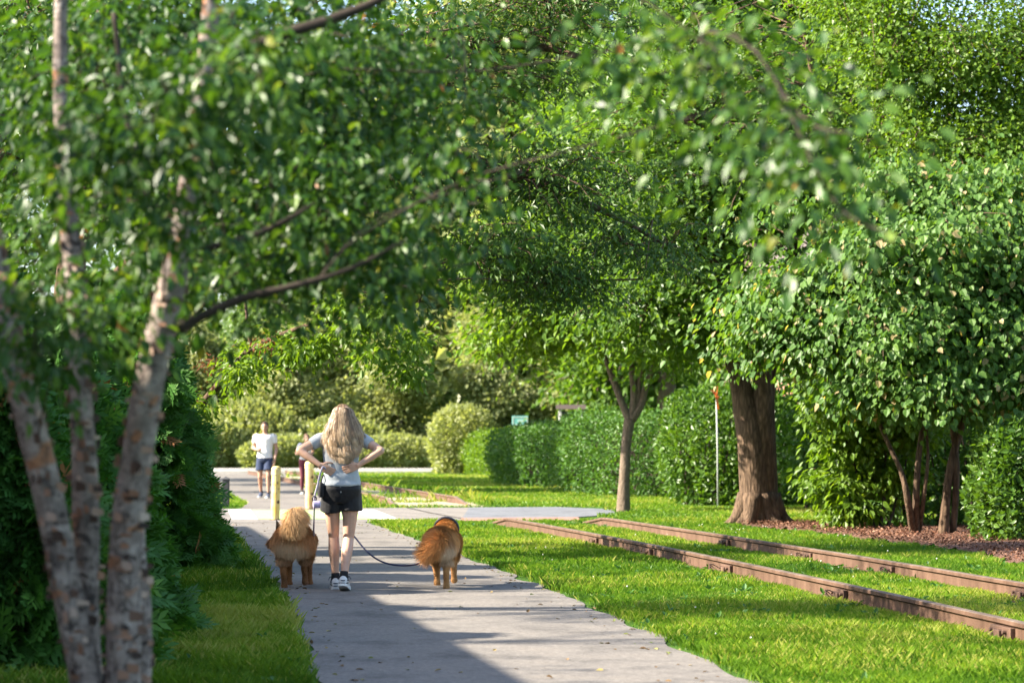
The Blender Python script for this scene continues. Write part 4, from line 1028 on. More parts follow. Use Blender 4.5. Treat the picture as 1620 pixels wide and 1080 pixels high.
make_house((11.4, 61), R(12), 9, 9, 5.6, 'red brick house glimpsed through gaps in the trees on the right', [('l', -2.6, 1.7, 1.1, 1.5), ('l', .6, 1.7, 1.1, 1.5), ('l', -2.6, 4.3, 1.1, 1.4), ('l', .6, 4.3, 1.1, 1.4), ('f', -2.5, 1.7, 1.2, 1.5), ('f', .3, 1.7, 1.2, 1.5), ('f', -2.5, 4.3, 1.2, 1.4), ('f', .3, 4.3, 1.2, 1.4)])
# long flat roofed garage left of the path, outside the frame; its roof edge draws the straight shadow on the path
def edge_x(y): return .035 - .172 * (y - 13.2)
gw, gl_ = 7.0, 40.0
ga = math.atan(.172); gc_y = 16.0; off = 6.2
hw_ = off * math.cos(ga) / math.cos(AZ + ga) * math.tan(ELEV) - .18
cx_ = edge_x(gc_y) - off - .25 - gw / 2
make_house((cx_, gc_y), ga, gw, gl_, hw_, 'long low brick garage with a flat roof left of the path', [('r', -12, 1.9, 1.4, 1.0), ('r', -6, 1.9, 1.4, 1.0), ('r', 0, 1.9, 1.4, 1.0), ('r', 6, 1.9, 1.4, 1.0), ('r', 12, 1.9, 1.4, 1.0)], 'garage', 'garage', False)
# light trees beyond the garage that dapple the path and lawn
DG = 'open crowned trees beyond the garage'
pf = None
def light_tree(seed):
    r = np.random.default_rng(seed); cl = []
    for i in range(9):
        a = r.uniform(0, 6.283); q = r.uniform(.6, 3.2); t = r.uniform(5.2, 10.5)
        cl.append((math.cos(a) * q, math.sin(a) * q, t, r.uniform(.7, 1.4), r.uniform(.7, 1.4), r.uniform(.2, .4), 6))
    stems = [([(0, 0, -.05), (.1, 0, 3), (0, .1, 6), (.1, 0, 10)], [.12, .09, .06, .02])]
    return make_tree('tree', 'open crowned tree beyond the garage', 'tree', (0, 0), stems, cl, 'locust_leaf', 'bark_dark', DG, seed, per=46, spread=.24, lsize=.11, tpl=OVATE, gap=.4, limb=.035, twig=.007, k=8)
pf = light_tree(401)
for i, (x, y, a, s) in enumerate(((-14.5, 8, 0, 1.3), (-16.5, 13.5, 1, 1.38), (-15.5, 19.0, 2, 1.3), (-16.5, 24.0, 3.6, 1.3))):
    if i == 0: pf.location = (x, y, 0); pf.scale = (s, s, s)
    else: copy_thing(pf, (x, y, 0), a, (s, s, s))

# ------------------------------------------------------------------ street furniture
M['yellow'] = None
def bollard_mat(name, a, b_, rustc):
    m, nt, out = newmat(name); n = N(nt); tc = n('TexCoord').outputs['Object']
    f = n.ramp(n.noise(tc, 7, 5, .6), [(.35, a), (.65, b_)])
    r_ = n.ramp(n.noise(tc, 11, 6, .7), [(.60, (0, 0, 0)), (.66, (1, 1, 1))])
    c = n.mix(n.math('MULTIPLY', r_, .8), f, rustc)
    p = n('BsdfPrincipled', {'Base Color': c, 'Roughness': .5}); nt.links.new(p.outputs[0], out.inputs[0]); return m
M['yellow'] = bollard_mat('chipped yellow paint', (.72, .5, .1), (.74, .6, .27), (.2, .12, .05))
M['orange_p'] = bollard_mat('faded orange paint', (.66, .38, .14), (.7, .5, .27), (.3, .13, .07))
M['cap_y'] = bollard_mat('worn yellow cap', (.72, .5, .08), (.74, .62, .35), (.3, .2, .06))
def bollard(px, py, h, r_, mat, label, lean=0):
    x, y = gp(px, py); root = empty('bollard', (x, y, .01), 0, label, 'bollard', 'bollards on the crossing')
    mb = MB(); z = np.array([0, .02, .05, h * .5, h - .12]); mb.tube(np.stack([lean * z, 0 * z, z], -1), r_, 20); mb.build('post', M[mat], root, smooth=False)
    mb = MB(); z = np.array([h - .16, h - .15, h - .05, h - .015, h]); mb.tube(np.stack([lean * z, 0 * z, z], -1), [r_ * .98, r_ * 1.1, r_ * 1.1, r_ * .92, r_ * .45], 20); mb.build('cap', M['cap_y'], root, smooth=False)
    mb = MB(); mb.tube([(0, 0, -.005), (0, 0, .012)], r_ * 1.35, 16); mb.build('base_ring', M['rust_dark'], root)
    for zz in (.3, .62): MB().tube([(r_ * .66, -r_ * .66, zz), (r_ * .78, -r_ * .78, zz)], .028, 8).build('bolt', M['rust_dark'], root)
bollard(435.5, 823, .9, .072, 'yellow', 'yellow bollard with a chipped cap, nearer of the two on the path', .02)
bollard(489.5, 806, .93, .078, 'orange_p', 'faded orange bollard beside the walking woman, farther of the two on the path')

x, y = gp(1136, 803)
root = empty('marker_pole', (x, y, 0), 0, 'thin white marker pole with an orange ribbon in front of the shrubs', 'marker pole')
mb = MB(); mb.tube([(0, 0, -.05), (-.01, 0, 1.2), (-.035, 0, 2.3)], [.019, .018, .016], 10); mb.build('pole', plain('grey white fibreglass', (.36, .38, .38), .5), root, smooth=True)
mb = MB()
for k_, (dx, dz, w_) in enumerate(((-.1, .1, .07), (.05, -.06, .06), (.03, -.28, .05), (.02, .18, .03))):
    P = spline([(-.035, -.02, 2.24), (-.035 + dx * .5, -.03 - .02 * k_, 2.24 + dz * .6), (-.035 + dx, -.03, 2.24 + dz)], 7)
    V = np.concatenate([P + [w_ / 2, 0, 0], P - [w_ / 2, .02, 0]]); i = np.arange(6); mb.add(V, np.stack([i, i + 1, i + 8, i + 7], -1))
mb.tube([(-.033, 0, 2.2), (-.035, 0, 2.29)], .028, 8)
mb.build('ribbon', leaf_mat('orange ribbon', [(0, (.55, .14, .03)), (1, (.6, .18, .05))], .3, (1, 1, 1)), root)

# teal sign behind the far hedge
d = 93.0; sx, sz = (823 - CX) * d / F, H - (668 - HZ) * d / F
root = empty('sign', (sx, d, 0), 0, 'small teal sign board standing behind the far hedge', 'sign')
mb = MB(); mb.box((0, 0, sz), (.62, .03, .5)); mb.build('panel', plain('teal sign panel', (.18, .5, .46), .5), root, bevel=.01)
mb = MB()
for s in (-1, 1): mb.box((s * .27, -.018, sz), (.03, .006, .43)); mb.box((0, -.018, sz + s * .2), (.51, .006, .03))
mb.build('border', M['white_paint'], root)
pb = plain('pale sign blocks', (.5, .68, .64), .5)
MB().box((.02, -.018, sz + .06), (.24, .006, .1)).build('emblem', pb, root); MB().box((-.05, -.018, sz - .08), (.3, .006, .05)).build('emblem', pb, root)
mb = MB(); mb.tube([(0, .04, -.05), (0, .04, sz + .2)], .03, 8); mb.build('post', M['concrete'], root)

# dark notice board with two pale posts behind the hedges
d = 84.0; P0 = at(886, 670, d); P1 = at(920, 670, d)
root = empty('notice_board', ((P0[0] + P1[0]) / 2, d, 0), 0, 'dark notice board between two pale posts showing above the hedges', 'notice board')
hw2 = (P1[0] - P0[0]) / 2
for s in (-1, 1):
    mb = MB(); mb.box((s * hw2, 0, 1.22), (.1, .1, 2.5)); mb.build('post', M['white_trim'], root, bevel=.008)
mb = MB(); mb.box((0, 0, 2.02), (hw2 * 2 - .1, .06, .7)); mb.build('board', plain('dark board', (.035, .03, .035), .6), root, bevel=.008)
mb = MB(); mb.add([(-hw2 - .15, -.25, 2.44), (hw2 + .15, -.25, 2.44), (hw2 + .15, 0, 2.6), (-hw2 - .15, 0, 2.6), (-hw2 - .15, .25, 2.44), (hw2 + .15, .25, 2.44)], [(0, 1, 2, 3), (3, 2, 5, 4), (0, 4, 5, 1)]); mb.build('roof', plain('dark board roof', (.06, .045, .04), .8), root)

# dark post at the verge by the conifer
x, y = gp(357.5, 803)
root = empty('post', (x, y, 0), 0, 'short dark square post on the verge beside the conifer tips', 'post')
mb = MB(); mb.box((0, 0, .28), (.13, .13, .58)); mb.build('shaft', plain('dark weathered timber', (.06, .06, .065), .85, .2, nscale=20, namt=.35), root, bevel=.01)
mb = MB(); mb.add([(-.08, -.08, .572), (.08, -.08, .572), (.08, .08, .572), (-.08, .08, .572), (0, 0, .63)], np.array([(0, 1, 4), (1, 2, 4), (2, 3, 4), (3, 0, 4)])); mb.add([(-.08, -.08, .572), (.08, -.08, .572), (.08, .08, .572), (-.08, .08, .572)], [(3, 2, 1, 0)]); mb.build('cap', plain('dark post cap', (.05, .05, .055), .8), root)
# ------------------------------------------------------------------ people
def skin_mat(name, c):
    m, nt, out = newmat(name); n = N(nt); tc = n('TexCoord').outputs['Object']
    col = n.ramp(n.noise(tc, 14, 4), [(.3, tuple(x * .88 for x in c)), (.7, tuple(min(1, x * 1.08) for x in c))])
    p = n('BsdfPrincipled', {'Base Color': col, 'Roughness': .48, 'Specular IOR Level': .4, 'Subsurface Weight': .12, 'Subsurface Radius': (.012, .004, .002), 'Subsurface Scale': 1.0})
    nt.links.new(p.outputs[0], out.inputs[0]); return m
def cloth_mat(name, c, namt=.1, scale=180, rough=.9, heather=False):
    m, nt, out = newmat(name); n = N(nt); tc = n('TexCoord').outputs['Object']
    f = n.noise(tc, scale, 3, .6)
    col = n.ramp(f, [(.35, tuple(x * (1 - namt) for x in c)), (.65, tuple(min(1, x * (1 + namt)) for x in c))])
    b = n('Bump', {'Strength': .35, 'Distance': .006, 'Height': n.noise(n('Mapping', {'Vector': tc, 'Scale': (1, 1, .55)}).outputs[0], 22, 4, .55, .8)})
    p = n('BsdfPrincipled', {'Base Color': col, 'Roughness': rough, 'Specular IOR Level': .2, 'Sheen Weight': .15, 'Normal': b.outputs[0]})
    nt.links.new(p.outputs[0], out.inputs[0]); return m

def limb(mb, pts, rads, k=14, flat=1.0):
    cv = spline(pts, len(pts) * 5); n = len(cv)
    mb.tube(cv, np.interp(np.linspace(0, 1, n), np.linspace(0, 1, len(rads)), rads), k, flat=flat)
    mb.ball(cv[0], rads[0], 10, 7); mb.ball(cv[-1], rads[-1], 10, 7)

def hand(mb, wrist, fdir, back, side, s=1.0, curl=.4):
    """palm, four bent fingers and a thumb that leaves the side of the palm; `back` points out of the back of the hand, `side` to the thumb"""
    f, b = unit(np.array(fdir, float)), np.array(back, float); b = unit(b - f * (b @ f)); t = np.cross(f, b); t = t if t @ np.array(side, float) > 0 else -t
    w = np.array(wrist, float)
    pal = np.array([w, w + f * .03 * s, w + f * .06 * s, w + f * .088 * s])
    for off in (-.026, -.009, .009, .026):
        mb.tube(spline(pal + t * off * s * np.array([[.6], [.85], [1], [1.05]]), 8), np.array([.014, .014, .0145, .0145, .0145, .014, .013, .011]) * s, 8)
    for off, L in ((.029, .070), (.010, .079), (-.009, .073), (-.027, .058)):
        r0 = w + f * .085 * s + t * off * s; L *= s
        a1, a2 = curl * .5, curl * 1.1
        d1 = unit(f * math.cos(a1) - b * math.sin(a1) + t * off * 2.5); d2 = unit(f * math.cos(a2) - b * math.sin(a2) + t * off * 2.5); d3 = unit(f * math.cos(a2 * 1.4) - b * math.sin(a2 * 1.4))
        P = np.array([r0 - f * .012 * s, r0 + d1 * L * .45, r0 + d1 * L * .45 + d2 * L * .32, r0 + d1 * L * .45 + d2 * L * .32 + d3 * L * .23])
        mb.tube(spline(P, 9), np.array([.0095, .0093, .009, .0088, .0088, .0082, .008, .0074, .0055]) * s, 8)
    r0 = w + f * .022 * s + t * .026 * s
    P = np.array([r0, r0 + (t * .72 + f * .6 - b * .25) * .034 * s, r0 + (t * .62 + f * .75 - b * .3) * .062 * s, r0 + (t * .5 + f * .85 - b * .35) * .086 * s])
    mb.tube(spline(P, 8), np.array([.014, .013, .012, .011, .0105, .0095, .0085, .006]) * s, 8)

def person(label, loc, rz, sc, J, shoulder=1.0, lean=0.0, female=True, skin=None, parts=None, group=None):
    root = empty('person', (*loc, 0), rz, label, 'person', group)
    s = sc; hw = shoulder
    ca, sa = math.cos(lean), math.sin(lean); piv = np.array([0, 0, .9])
    def ln(P):
        P = np.array(P, float) - piv
        return np.stack([P[..., 0], P[..., 1] * ca + P[..., 2] * sa, -P[..., 1] * sa + P[..., 2] * ca], -1) + piv
    hip = 1.0 if female else .92; wst = 1.0 if female else 1.16
    T = [(0, 0, .78, .12 * hip, .085), (0, 0, .83, .16 * hip, .108), (0, -.012, .90, .168 * hip, .115), (0, -.005, .97, .152 * hip, .10), (0, .0, 1.05, .128 * wst, .088), (0, 0, 1.12, .132 * wst, .092),
         (0, 0, 1.2, .146 * hw, .10), (0, .005, 1.28, .158 * hw, .104), (0, 0, 1.335, .165 * hw, .09), (0, -.005, 1.375, .14 * hw, .068), (0, -.005, 1.40, .075, .055)]
    T = np.array(T)
    Tr = np.stack([np.interp(np.linspace(.78, 1.40, 22), T[:, 2], T[:, i]) for i in range(5)], 1)
    mb = MB()
    def torso(mb, z0, z1, grow=0.0, fn=None):
        q = Tr[(Tr[:, 2] >= z0 - .001) & (Tr[:, 2] <= z1 + .001)].copy(); q[:, 3:] += grow
        if fn: q = fn(q)
        t = MB(); t.loft(q, 24, sq=.92); t.v = [ln(v) for v in t.v]
        mb.v += t.v; off = mb.n
        mb.f += [f_ + off for f_ in t.f]; mb.ls += [l + mb.nl for l in t.ls]; mb.a += t.a; mb.n += t.n; mb.nl += t.nl
    torso(mb, .78, 1.40)
    hc = ln((J.get('hx', 0), J.get('hy', .015), 1.535))
    mb.tube(spline(np.array([ln((0, -.005, 1.37)), ln((0, .0, 1.43)), hc - [0, .005, .06]]), 6), [.06, .052, .05, .049, .05, .052], 12)
    mb.ball(hc + [0, -.008, .025], (.073, .092, .088), 18, 12)
    mb.ball(hc + [0, .022, -.045], (.055, .066, .068), 14, 9)
    mb.ball(hc + [0, .088, -.022], (.012, .018, .022), 8, 6); mb.ball(hc + [0, .084, .008], (.009, .012, .03), 8, 6)
    mb.ball(hc + [0, .078, -.064], (.024, .010, .007), 8, 6); mb.ball(hc + [0, .075, -.077], (.021, .010, .007), 8, 6); mb.ball(hc + [0, .066, -.10], (.022, .016, .014), 8, 6)
    for q in (-1, 1):
        mb.ball(hc + [q * .074, -.008, -.012], (.009, .02, .032), 8, 6)
        mb.ball(hc + [q * .03, .072, .028], (.02, .01, .006), 8, 6)
    am = 1.0 if female else 1.18
    for q in ('L', 'R'):
        sh, el, wr = [np.array(J[q + k], float) for k in ('sh', 'el', 'wr')]
        sh, el, wr = ln(sh), ln(el), ln(wr)
        limb(mb, [sh, sh * .5 + el * .5, el], np.array([.049, .043, .036]) * am)
        limb(mb, [el, el * .62 + wr * .38, wr], np.array([.036, .035, .023]) * am)
        f, b, sd, cu = J[q + 'hand']; hand(mb, wr, f, b, sd, 1.0 if female else 1.1, cu)
        hp, kn, an = [np.array(J[q + k], float) for k in ('hip', 'kn', 'an')]
        limb(mb, [hp, hp * .55 + kn * .45, kn], [.084, .068, .048])
        limb(mb, [kn, kn * .68 + an * .32 + np.array([0, -.014, 0]), kn * .35 + an * .65 + np.array([0, -.006, 0]), an], [.047, .052, .038, .029])
        td = np.array(J[q + 'toe'], float)
        limb(mb, [an - [0, .0, .03], an + td * .07 - [0, 0, .05], an + td * .14 - [0, 0, .06]], [.034, .032, .022])
    def sc_(b):
        b.v = [v * s for v in b.v]; return b
    bo = sc_(mb).build('body', skin, root); remesh(bo, .0058 * s if female else .009, 3)
    eye = plain('eye', (.05, .035, .03), .2, .6)
    for q in (-1, 1):
        e = MB(); e.ball(hc + [q * .029, .073, .008], (.011, .007, .007), 8, 6); sc_(e).build('eye', eye, root, smooth=True)
    P = dict(J=J, ln=ln, torso=torso, root=root, s=s, hc=hc, sc_=sc_, Tr=Tr)
    return P

def tee(P, mat, z0, sleeve=.52, grow=.013, fn=None, wr=.004, name='t_shirt', vox=.009, seed=1, sr=.052):
    mb = MB(); P['torso'](mb, z0, 1.385, grow, fn)
    for q in ('L', 'R'):
        sh, el = P['ln'](P['J'][q + 'sh']), P['ln'](P['J'][q + 'el'])
        e = sh + (el - sh) * sleeve; inn = sh + (np.array([0, 0, sh[2]]) - sh) * .35 - [0, 0, .012]
        cv = spline([inn, sh - [0, 0, .006], sh * .5 + e * .5, e], 12)
        mb.tube(cv, np.interp(np.linspace(0, 1, 12), [0, .35, .7, 1], [.055, sr + .008, sr + .004, sr + .003]), 16)
    o = P['sc_'](mb).build(name, mat, P['root']); remesh(o, vox, 4)
    V, Nn = verts(o), norms(o)
    z = V[:, 2:3]
    f1 = sn(V * [1.0, 1.0, .45], 26, seed); f2 = sn(V * [.5, .5, 2.0], 34, seed + 1)
    lowf = np.clip((P['s'] * (z0 + .13) - V[:, 2]) / .1, 0, 1)
    set_verts(o, V + Nn * (wr * f1 * (1 - lowf) + wr * 1.3 * f2 * lowf)[:, None]); return o

def shorts(P, mat, zt, zb, flare=.03, name='shorts', grow=.012, seed=3, vox=.008, wr=.0035):
    mb = MB(); P['torso'](mb, .78, zt, grow)
    for q in ('L', 'R'):
        hp, kn = np.array(P['J'][q + 'hip'], float), np.array(P['J'][q + 'kn'], float)
        t = (hp[2] - zb) / (hp[2] - kn[2]); e = hp + (kn - hp) * t
        top = hp + [0, 0, .03]
        mb.tube(spline([top, hp * .5 + e * .5, e], 9), np.linspace(.09, .084 + flare, 9), 18)
    o = P['sc_'](mb).build(name, mat, P['root']); remesh(o, vox, 3)
    V, Nn = verts(o), norms(o); set_verts(o, V + Nn * (wr * sn(V * [1, 1, .4], 30, seed))[:, None]); return o

def shoe(P, q, mu, ms, mk, stripe=None, sock=None, lift=0.0):
    an, td = np.array(P['J'][q + 'an'], float), np.array(P['J'][q + 'toe'], float); td = td / np.linalg.norm(td)
    sd = np.array([td[1], -td[0], 0]); up = np.cross(sd, td); up = up if up[2] > 0 else -up
    hl = an - td * .055; z0 = -(an[2] - .0) if lift == 0 else -.088
    def pt(a, b, c): return an + td * a + sd * b + up * c
    base = -.085
    # upper as a closed loft along the foot
    stn = [(-.068, .026, .055, 0), (-.06, .036, .085, 0), (-.02, .038, .092, 0), (.03, .04, .078, 0), (.08, .045, .055, 0), (.125, .044, .042, 0), (.16, .034, .034, 0), (.182, .012, .026, 0)]
    mb = MB(); rings = []
    for a, w_, h_, _ in stn:
        th = np.linspace(0, 2 * np.pi, 14, endpoint=False)
        rings.append(np.array([pt(a, w_ * np.cos(t) * (1 if np.sin(t) < 0 else .82 + .18 * abs(np.cos(t))), base + .018 + (h_ * (np.sin(t) * .5 + .5))) for t in th]))
    V = np.array(rings); mb._rings(V, V.mean(1))
    o = P['sc_'](mb).build('shoe', mu, P['root'], smooth=True)
    mb = MB(); rings = []
    for a, w_ in ((-.078, .02), (-.068, .036), (-.03, .042), (.03, .043), (.09, .049), (.13, .048), (.168, .036), (.192, .012)):
        toe = .012 * max(0, (a - .1) / .09) ** 2; heel = .008 * max(0, (-a - .03) / .05)
        rings.append(np.array([pt(a, b * w_, base + c) for b, c in ((-1, 0.0 + toe + heel), (1, 0.0 + toe + heel), (1.04, .014 + toe), (.98, .03 + toe), (-.98, .03 + toe), (-1.04, .014 + toe))]))
    V = np.array(rings); mb._rings(V, V.mean(1)); P['sc_'](mb).build('sole', ms, o)
    if stripe:
        for c in (.034, .058):
            mb = MB(); th = np.linspace(-2.7, 2.7, 19) + np.pi
            pts = [pt(-.012 + .058 * np.cos(t) if np.cos(t) < 0 else -.012 + .07 * np.cos(t), .0405 * np.sin(t), base + c + .012 * (np.cos(t) + 1)) for t in th]
            mb.tube(pts, .006, 6); P['sc_'](mb).build('stripe', stripe, o, smooth=True)
        mb = MB()
        for sg in (-1, 1):
            mb.tube(spline([pt(.045, sg * .01, base + .095), pt(.04, sg * .045, base + .11), pt(.02, sg * .06, base + .085)], 8), .0035, 5)
            mb.tube(spline([pt(.045, 0, base + .095), pt(.03, sg * .03, base + .115), pt(.0, sg * .05, base + .105)], 8), .0035, 5)
        P['sc_'](mb).build('lace', stripe, o)
    mb = MB(); mb.tube([pt(-.005, 0, base + .07), pt(-.004, 0, base + .12), pt(-.003, 0, base + .15)], [.04, .036, .0355], 14)
    P['sc_'](mb).build('sock', mk, P['root'], smooth=True)

def short_hair(P, mat, g=0.0):
    mb = MB(); hc = P['hc']; mb.ball(hc + [0, -.018, .04], (.078, .094, .086), 18, 12); mb.ball(hc + [0, -.045, -.01], (.07, .06, .07), 14, 10)
    o = P['sc_'](mb).build('hair', mat, P['root']); remesh(o, .009, 2)
    V, Nn = verts(o), norms(o); set_verts(o, V + Nn * (.004 * sn(V, 60, 4))[:, None]); return o

skin_f = skin_mat('light tanned skin', (.56, .335, .235)); skin_m = skin_mat('tanned skin', (.42, .235, .165))
black = cloth_mat('black running fabric', (.012, .012, .014), .3, 60, .55)
heather = cloth_mat('heather blue grey jersey', (.36, .388, .415), .16, 260)
white_s = plain('white shoe mesh', (.6, .59, .57), .7); navy = cloth_mat('navy fabric', (.03, .042, .085), .15, 90)
sole_m = plain('off white sole', (.66, .65, .62), .6); stripe_m = plain('dark shoe trim', (.03, .034, .05), .5); sock_m = plain('black sock', (.012, .012, .013), .9)

# --- the walking woman
wx, wy = (540 - CX) * 21.4 / F, 21.4
J = dict(hx=.012, hy=.02,
         Lsh=(-.172, -.005, 1.345), Lel=(-.362, -.075, 1.238), Lwr=(-.178, -.118, 1.11), Rsh=(.172, -.005, 1.345), Rel=(.352, -.075, 1.24), Rwr=(.155, -.118, 1.11),
         Lhand=((.86, -.0, -.5), (-.1, -1, -.1), (0, 0, 1), .3), Rhand=((-.93, -.0, -.34), (.1, -1, -.1), (0, 0, 1), .3),
         Lhip=(-.088, 0, .84), Lkn=(-.076, .12, .475), Lan=(-.062, .13, .088), Rhip=(.088, 0, .84), Rkn=(.062, .03, .465), Ran=(.033, -.15, .115),
         Ltoe=(-.1, 1, 0), Rtoe=(.06, 1, -.22))
W = person('woman with long blonde hair seen from behind walking two dogs, hands on her lower back', (wx, wy), 0, 1.0, J, 1.0, 0, True, skin_f)
def wfn(q):
    z = q[:, 2]; q[:, 3] += np.interp(z, [.93, .97, 1.03, 1.1, 1.3], [.0, .006, .012, .008, 0]); q[:, 4] += np.interp(z, [.93, 1.0, 1.1, 1.3], [.004, .018, .016, .0]); return q
tee(W, heather, .925, .50, .012, wfn, .0045, seed=5)
shorts(W, black, .965, .715, .022, seed=8)
for q in 'LR': shoe(W, q, white_s, sole_m, sock_m, stripe_m)
mb = MB(); mb.tube(spline([(.0, -.128, .925), (.004, -.131, .90), (.006, -.13, .87)], 5), .004, 6); mb.build('drawstring', plain('pale tag', (.5, .5, .5)), W['root'])

def ribbons(P, Wd, side):
    """P (n,m,3) paths, Wd (n,m) widths, side (n,m,3) -> verts, quads"""
    n, m = P.shape[:2]
    V = np.stack([P - side * Wd[..., None] / 2, P + side * Wd[..., None] / 2], 2).reshape(-1, 3)
    i = (np.arange(n) * m * 2)[:, None] + np.arange(m - 1)[None] * 2
    Q = np.stack([i, i + 1, i + 3, i + 2], -1).reshape(-1, 4)
    return V, Q

def long_hair(P):
    n, m = 11500, 18; r = np.random.default_rng(3)
    s = np.clip(r.normal(size=n) * .52, -1.05, 1.05); dep = r.uniform(0, 1, n) ** 1.5          # depth below the outer layer
    L = np.clip(1.17 + .10 * np.abs(s) ** 2 + r.normal(size=n) * .022 + .05 * dep - .03 * np.exp(-((s - .12) / .22) ** 2), 1.12, 1.5)
    hc = P['hc']; cx0 = hc[0]
    t = np.linspace(0, 1, m)
    # start on the crown, run down the back
    a = s * 1.25
    z0 = hc[2] + .118 - .055 * np.abs(s) ** 1.6 - .012 * dep - r.uniform(0, .05, n) * (r.uniform(size=n) < .5)
    z = z0[:, None] + (L - z0)[:, None] * t[None] ** 1.0
    zz = [1.13, 1.16, 1.19, 1.25, 1.33, 1.40, 1.47, 1.54, 1.58, 1.62, 1.66]
    ww = [.105, .12, .138, .155, .165, .158, .138, .106, .096, .075, .02]
    yy = [-.135, -.14, -.142, -.143, -.142, -.138, -.13, -.118, -.108, -.085, -.02]
    sc0 = np.interp(z, zz, ww); yc = np.interp(z, zz, yy)
    cx = cx0 + np.interp(z, [1.1, 1.4, 1.66], [.02, .012, 0])
    x = cx + sc0 * np.sin(np.clip(s, -1.1, 1.1) * 1.45)[:, None] * (1 - .12 * dep[:, None])
    front = np.cos(np.clip(s, -1.1, 1.1) * 1.45)[:, None]
    yb = np.interp(z, [1.1, 1.4, 1.66], [-.085, -.045, .01])
    y = yb + (yc - yb) * np.clip(front, -.3, 1) * (1 - .5 * dep[:, None])
    lock = np.round(s * 17 + r.normal(size=n) * .6); lr = np.random.default_rng(9).uniform(0, 6.28, 400)[(lock + 100).astype(int)]
    lz = np.random.default_rng(10).uniform(.7, 1.3, 400)[(lock + 100).astype(int)]
    amp = np.clip((1.52 - z) / .3, 0, 1.15) * .0135
    ph = lr[:, None] + z * 34 * lz[:, None]
    fly = (r.uniform(size=(n, 1)) < .12) * r.normal(size=(n, 1)) * .026
    x = x + amp * np.sin(ph) + (r.normal(size=(n, 1)) * .007 + fly) * t[None] + .004 * np.sin(z * 90 + r.uniform(0, 6, (n, 1)))
    y = y + amp * .9 * np.cos(ph) - .002 * np.sin(s * 31 + 2 * np.sin(s * 7))[:, None] * np.clip((1.6 - z) / .2, 0, 1)
    Pp = np.stack([x, y, z], -1)
    Wd = np.interp(t, [0, .15, .75, 1], [.0022, .0036, .0032, .0008])[None] * r.uniform(.6, 1.3, (n, 1))
    nrm = unit(np.stack([np.sin(s * 1.2)[:, None] + 0 * x, -np.ones_like(x), 0 * x], -1) + r.normal(size=(n, 1, 3)) * .35)
    tg = unit(np.gradient(Pp, axis=1)); side = unit(np.cross(tg, nrm))
    V, Q = ribbons(Pp, Wd, side)
    lk = np.random.default_rng(12).uniform(0, 1, 400)[(lock + 100).astype(int)]
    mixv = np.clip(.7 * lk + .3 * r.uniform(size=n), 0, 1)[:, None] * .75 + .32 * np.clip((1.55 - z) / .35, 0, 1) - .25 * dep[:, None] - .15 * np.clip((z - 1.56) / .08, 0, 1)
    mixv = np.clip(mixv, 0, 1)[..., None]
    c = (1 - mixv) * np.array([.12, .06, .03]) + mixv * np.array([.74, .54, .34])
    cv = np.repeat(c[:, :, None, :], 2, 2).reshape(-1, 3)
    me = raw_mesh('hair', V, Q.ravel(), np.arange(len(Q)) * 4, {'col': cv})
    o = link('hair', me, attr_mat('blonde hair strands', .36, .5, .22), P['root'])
    mb = MB()
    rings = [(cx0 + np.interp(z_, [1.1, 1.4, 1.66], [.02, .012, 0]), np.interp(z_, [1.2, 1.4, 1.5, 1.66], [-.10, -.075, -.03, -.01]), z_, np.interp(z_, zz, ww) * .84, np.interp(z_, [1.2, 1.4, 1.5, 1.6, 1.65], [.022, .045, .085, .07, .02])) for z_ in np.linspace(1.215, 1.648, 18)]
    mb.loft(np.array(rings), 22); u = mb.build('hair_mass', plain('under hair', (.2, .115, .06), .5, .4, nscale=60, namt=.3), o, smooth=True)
    return o
long_hair(W)

# --- the man coming towards the camera beyond the crossing
mx, my = (419 - CX) * 56.2 / F, 56.2
J = dict(Lsh=(-.192, 0, 1.345), Lel=(-.245, -.03, 1.07), Lwr=(-.235, .07, .86), Rsh=(.192, 0, 1.345), Rel=(.255, -.06, 1.09), Rwr=(.165, .15, 1.055),
         Lhand=((0, .25, -1), (-1, 0, 0), (0, 1, 0), .7), Rhand=((-.6, .75, .1), (.4, .3, .8), (-.3, .2, 1), 1.3),
         Lhip=(-.088, 0, .84), Lkn=(-.09, .09, .48), Lan=(-.085, .06, .09), Rhip=(.088, 0, .84), Rkn=(.1, .03, .47), Ran=(.11, -.14, .13), Ltoe=(-.05, 1, 0), Rtoe=(.05, 1, -.25))
Mn = person('man in white t shirt and navy shorts walking towards the crossing', (mx, my), R(176), 1.075, J, 1.13, 0, False, skin_m)
tee(Mn, cloth_mat('white cotton', (.74, .7, .7), .05), .845, .56, .022, None, .005, seed=15, sr=.055)
shorts(Mn, navy, .90, .60, .03, seed=18, grow=.018)
for q in 'LR': shoe(Mn, q, plain('dark blue shoe', (.05, .06, .1)), sole_m, plain('dark sock', (.06, .06, .07)), None, lift=1)
short_hair(Mn, plain('dark brown hair', (.045, .025, .016), .7, .3, nscale=80, namt=.4))

# --- the runner half hidden behind the woman's elbow
rx_, ry_ = (483 - CX) * 60.5 / F, 60.5
J = dict(Lsh=(-.17, 0, 1.345), Lel=(-.23, -.16, 1.12), Lwr=(-.14, .05, 1.05), Rsh=(.17, 0, 1.345), Rel=(.26, .0, 1.1), Rwr=(.16, .2, 1.16),
         Lhand=((.2, .9, .3), (-1, 0, .2), (0, .3, 1), 1.3), Rhand=((-.3, .8, .5), (1, .3, .2), (0, 0, 1), 1.3),
         Lhip=(-.088, 0, .84), Lkn=(-.09, .22, .56), Lan=(-.09, .02, .24), Rhip=(.088, 0, .84), Rkn=(.085, .03, .46), Ran=(.08, -.06, .095), Ltoe=(0, .8, -.5), Rtoe=(0, 1, 0))
Rn = person('runner in white top and maroon leggings partly hidden behind the walking woman', (rx_, ry_), R(196), .93, J, 1.0, R(16), True, skin_f)
